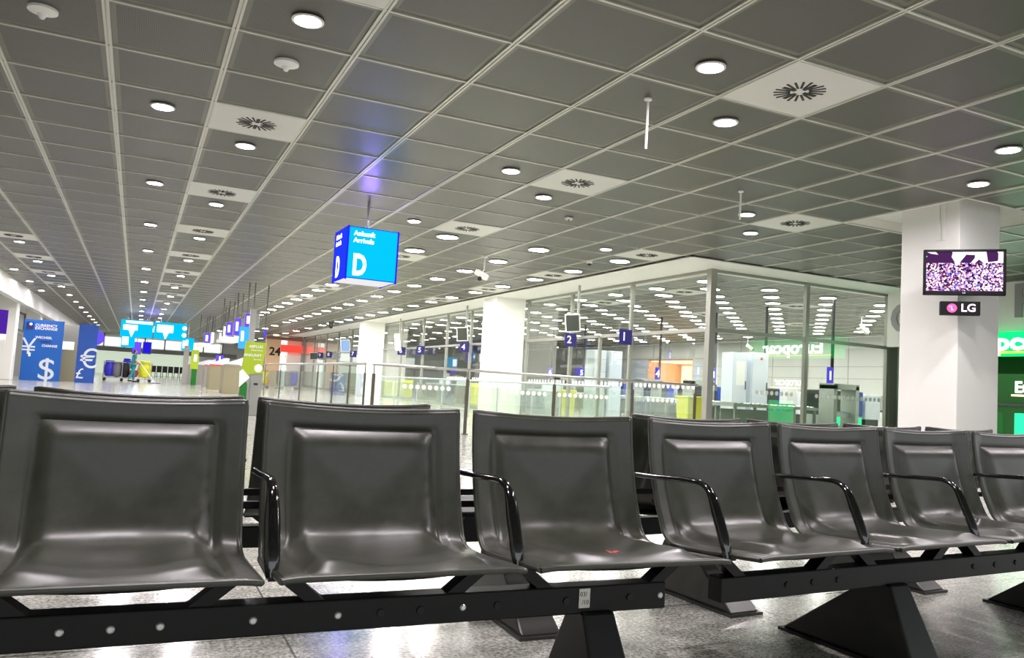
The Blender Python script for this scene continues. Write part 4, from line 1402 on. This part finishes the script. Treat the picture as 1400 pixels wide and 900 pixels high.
for (px, py, w, h, y, mm, lab) in disp:
    p = onY(px, py, y); s = y / FPX * 1.02
    t = thing('hanging_display', lab, 'display', (p.x, y, p.z), math.radians(-10), 'hanging displays')
    W, Hh = w * s, h * s
    B(-W / 2 - .05, W / 2 + .2, 0, .2, -Hh / 2 - .02, Hh / 2 + .02).build('casing', 'greymetal', t)
    B(-W / 2, W / 2, -.03, 0, -Hh / 2, Hh / 2).build('screen', mm, t)
    for q in (-.3, .5):
        MB().cyl((W * q, .1, Hh / 2), (W * q, .1, CEIL - p.z), .018, 8).build('suspension_rod', 'darkgrey', t)
    if mm == 'violetscreen':
        B(-W * .3, W * .1, -.04, -.03, -Hh * .25, Hh * .3).build('figures', 'signwhite', t)
for (px, py, w, y, lab) in ((316, 465, 22, 33, 'white underlit canopy below the near hanging displays'), (280, 472, 13, 45, 'white underlit canopy below the farther hanging displays')):
    p = onY(px, py, y); s = y / FPX
    t = thing('light_canopy', lab, 'canopy', (p.x, y, p.z))
    B(-w * s / 2, w * s / 2, 0, 2.5, -.06, .06).build('slab', 'underwhite', t)
    B(-w * s / 2 - .03, w * s / 2 + .03, -.03, 0, -.09, .12).build('fascia', 'white', t)
    for q in (-.4, .4):
        MB().cyl((w * s * q, 1, .06), (w * s * q, 1, CEIL - p.z), .02, 8).build('suspension_rod', 'darkgrey', t)
p = onY(334, 462, 25.5)
t = thing('light_board', 'light blue lit board standing above the green board', 'sign', (p.x, 25.5, 0))
B(-.15, .13, 0, .12, p.z - .33, p.z + .33).build('face', 'lightblue', t)
B(-.1, -.02, -.01, 0, p.z - .1, p.z + .2).build('figures', 'signwhite', t)
B(.13, .3, .0, .16, 0, p.z + .9).build('post', 'greymetal', t)
# information marker
p = onY(300.5, 491, 40)
t = thing('information_sign', 'small violet square sign with a white letter i over the counters', 'sign', (p.x, 40, p.z))
B(-.17, .17, 0, .08, -.17, .17).build('box', 'violetscreen', t)
text('i', .34, 'signwhite', t, (0, -.01, 0), bold=.04)
MB().cyl((0, .04, .17), (0, .04, CEIL - p.z), .015, 8).build('suspension_rod', 'darkgrey', t)

# green information totem
GT = 17.0
p = onY(348, 545, GT); zb_ = onY(345, 510, GT).z; zt_ = onY(345, 468, GT).z
a = onY(331, 490, GT).x - p.x; b = onY(361, 490, GT).x - p.x
t = thing('information_totem', 'lime green board with white lettering on a silver pedestal beside the balustrade', 'sign', (p.x, GT, 0))
m = MB(); m.prism([(a, zb_ - .05), (b - .03, zb_), (b + .03, zt_), (a + .05, zt_ + .01)], -.03, .03); m.build('board', 'lime', t)
text('ABFLUG', .075, 'letter', t, (b - .04, -.035, zt_ - .09), align='RIGHT', bold=.02)
text('Departures', .05, 'letter', t, (b - .04, -.035, zt_ - .16), align='RIGHT')
text('ANKUNFT', .075, 'letter', t, (b - .05, -.035, zt_ - .27), align='RIGHT', bold=.02)
text('Arrivals', .05, 'letter', t, (b - .05, -.035, zt_ - .35), align='RIGHT')
m = MB(); m.disc((b - .1, -.035, zb_ + .1), .08, 16, axis='y'); m.build('pictogram', 'pale', t)
B(a + .2, b, .0, .3, 0, zb_).build('pedestal', 'greymetal', t, bevel=.01)
B((a + b) / 2 + .05, (a + b) / 2 + .13, -.01, 0, .62, .66).build('slot', 'slot', t)
m = MB(); m.prism([(a - .03, 0), (a + .14, 0), (a + .14, zb_ - .22), (a + .02, zb_ - .12)], -.02, .1); m.build('side_panel', 'green', t)
m = MB(); m.prism([(a - .02, zb_ - .3), (a + .17, zb_ - .1), (a + .03, zb_ + .06), (a - .03, zb_ + .02)], -.04, -.022); m.build('leaf_mark', 'pale', t)
p = onY(266, 492, 46)
t = thing('information_totem', 'distant lime green board beside a grey post, by the last check-in counter', 'sign', (p.x, 46, 0))
B(-.18, .2, -.03, .03, p.z - .5, p.z + .52).build('board', 'lime', t)
B(-.1, .16, 0, .2, 0, p.z - .5).build('pedestal', 'green', t)
B(-.55, -.3, 0, .3, 0, 2.1).build('post', 'greymetal', t)
B(-.05, .12, -.04, -.03, p.z - .1, p.z + .3).build('lettering', 'letter', t)
# thin pole from ceiling to floor beside the board
p = onz(368, 390, CEIL)
t = thing('suspension_pole', 'thin dark pole from the ceiling down to the balustrade beside the green board', 'pole', (p.x, p.y, 0))
MB().cyl((0, 0, 0.0), (0, 0, CEIL), .022, 10).build('pole', 'darkgrey', t, smooth=True)
MB().lathe([(.06, 0), (.06, .02), (.03, .03)], n=14).build('foot', 'darkgrey', t, smooth=True)
B(-.035, .035, -.035, .035, 2.05, 2.3).build('clamp', 'violet', t)

# shop 24 with the red sign
sy = 62.0
p0 = onY(362, 500, sy); p1_ = onY(382, 500, sy); p2_ = onY(412, 500, sy)
t = thing('shop_front', 'distant shop with an orange panel reading 24 and a lit red sign', 'shop', (p0.x, sy, 0))
zz = onY(385, 463, sy).z
B(0, p1_.x - p0.x, 0, .2, 0, zz - .1).build('orange_panel', 'orange', t)
B(p1_.x - p0.x, p2_.x - p0.x, -.1, .1, onY(395, 482, sy).z, onY(395, 472, sy).z).build('red_sign', 'redsign', t)
B(0, p2_.x - p0.x + .3, .0, 1.2, zz - .1, zz + .1).build('canopy', 'brown', t)
B(p1_.x - p0.x, p2_.x - p0.x, 1.0, 1.2, 0, zz).build('back_wall', 'windowlit', t)
B(p2_.x - p0.x, p2_.x - p0.x + .3, -.1, 1.2, 0, zz + .1).build('end_post', 'signband', t)
pz_ = onY(374, 481, sy)
text('24', .85, 'slot', t, (pz_.x - p0.x + .1, -.02, pz_.z), bold=.03)
pz_ = onY(395, 491, sy)
text('7', .6, 'slot', t, (pz_.x - p0.x, .95, pz_.z), bold=.02)

# ------------------------------------------------------------------ light, world, camera
w = bpy.data.worlds.new('world'); SC.world = w
w.use_nodes = True
bg = w.node_tree.nodes['Background']
bg.inputs[0].default_value = (.93, .97, 1, 1)
bg.inputs[1].default_value = 1.0


def point(name, loc, c, e, r=.1):
    l = bpy.data.lights.new(name, 'POINT'); l.energy = e; l.color = c; l.shadow_soft_size = r
    o = bpy.data.objects.new(name, l); COL.objects.link(o); o.location = loc
    return o


# added lamps for the blue glow above the lit cube and overhead signs
point('sign_glow', (sp.x, sp.y, zt + .12), (.25, .15, 1), 18)
point('gate_sign_glow', ((a if isinstance(a, float) else 0) * 0 + .6, 49.5, 3.4), (.3, .2, 1), 20, .4)

cam = bpy.data.cameras.new('camera')
co = bpy.data.objects.new('camera', cam); COL.objects.link(co)
cam.sensor_fit = 'HORIZONTAL'; cam.sensor_width = 36; cam.lens = 36 * FPX / 1400
cam.clip_start = .05; cam.clip_end = 300
mt = Matrix((CR, CU, -CF)).transposed().to_4x4()
mt.translation = (0, 0, CZ)
co.matrix_world = mt
SC.camera = co
vs = SC.view_settings
vs.view_transform = 'Standard'; vs.look = 'None'; vs.gamma = 1; vs.use_curve_mapping = False
vs.exposure = 0.47
SC.cycles.use_denoising = True
SC.cycles.max_bounces = 10
SC.cycles.transparent_max_bounces = 24
SC.cycles.sample_clamp_indirect = 6
SC.cycles.use_light_tree = True
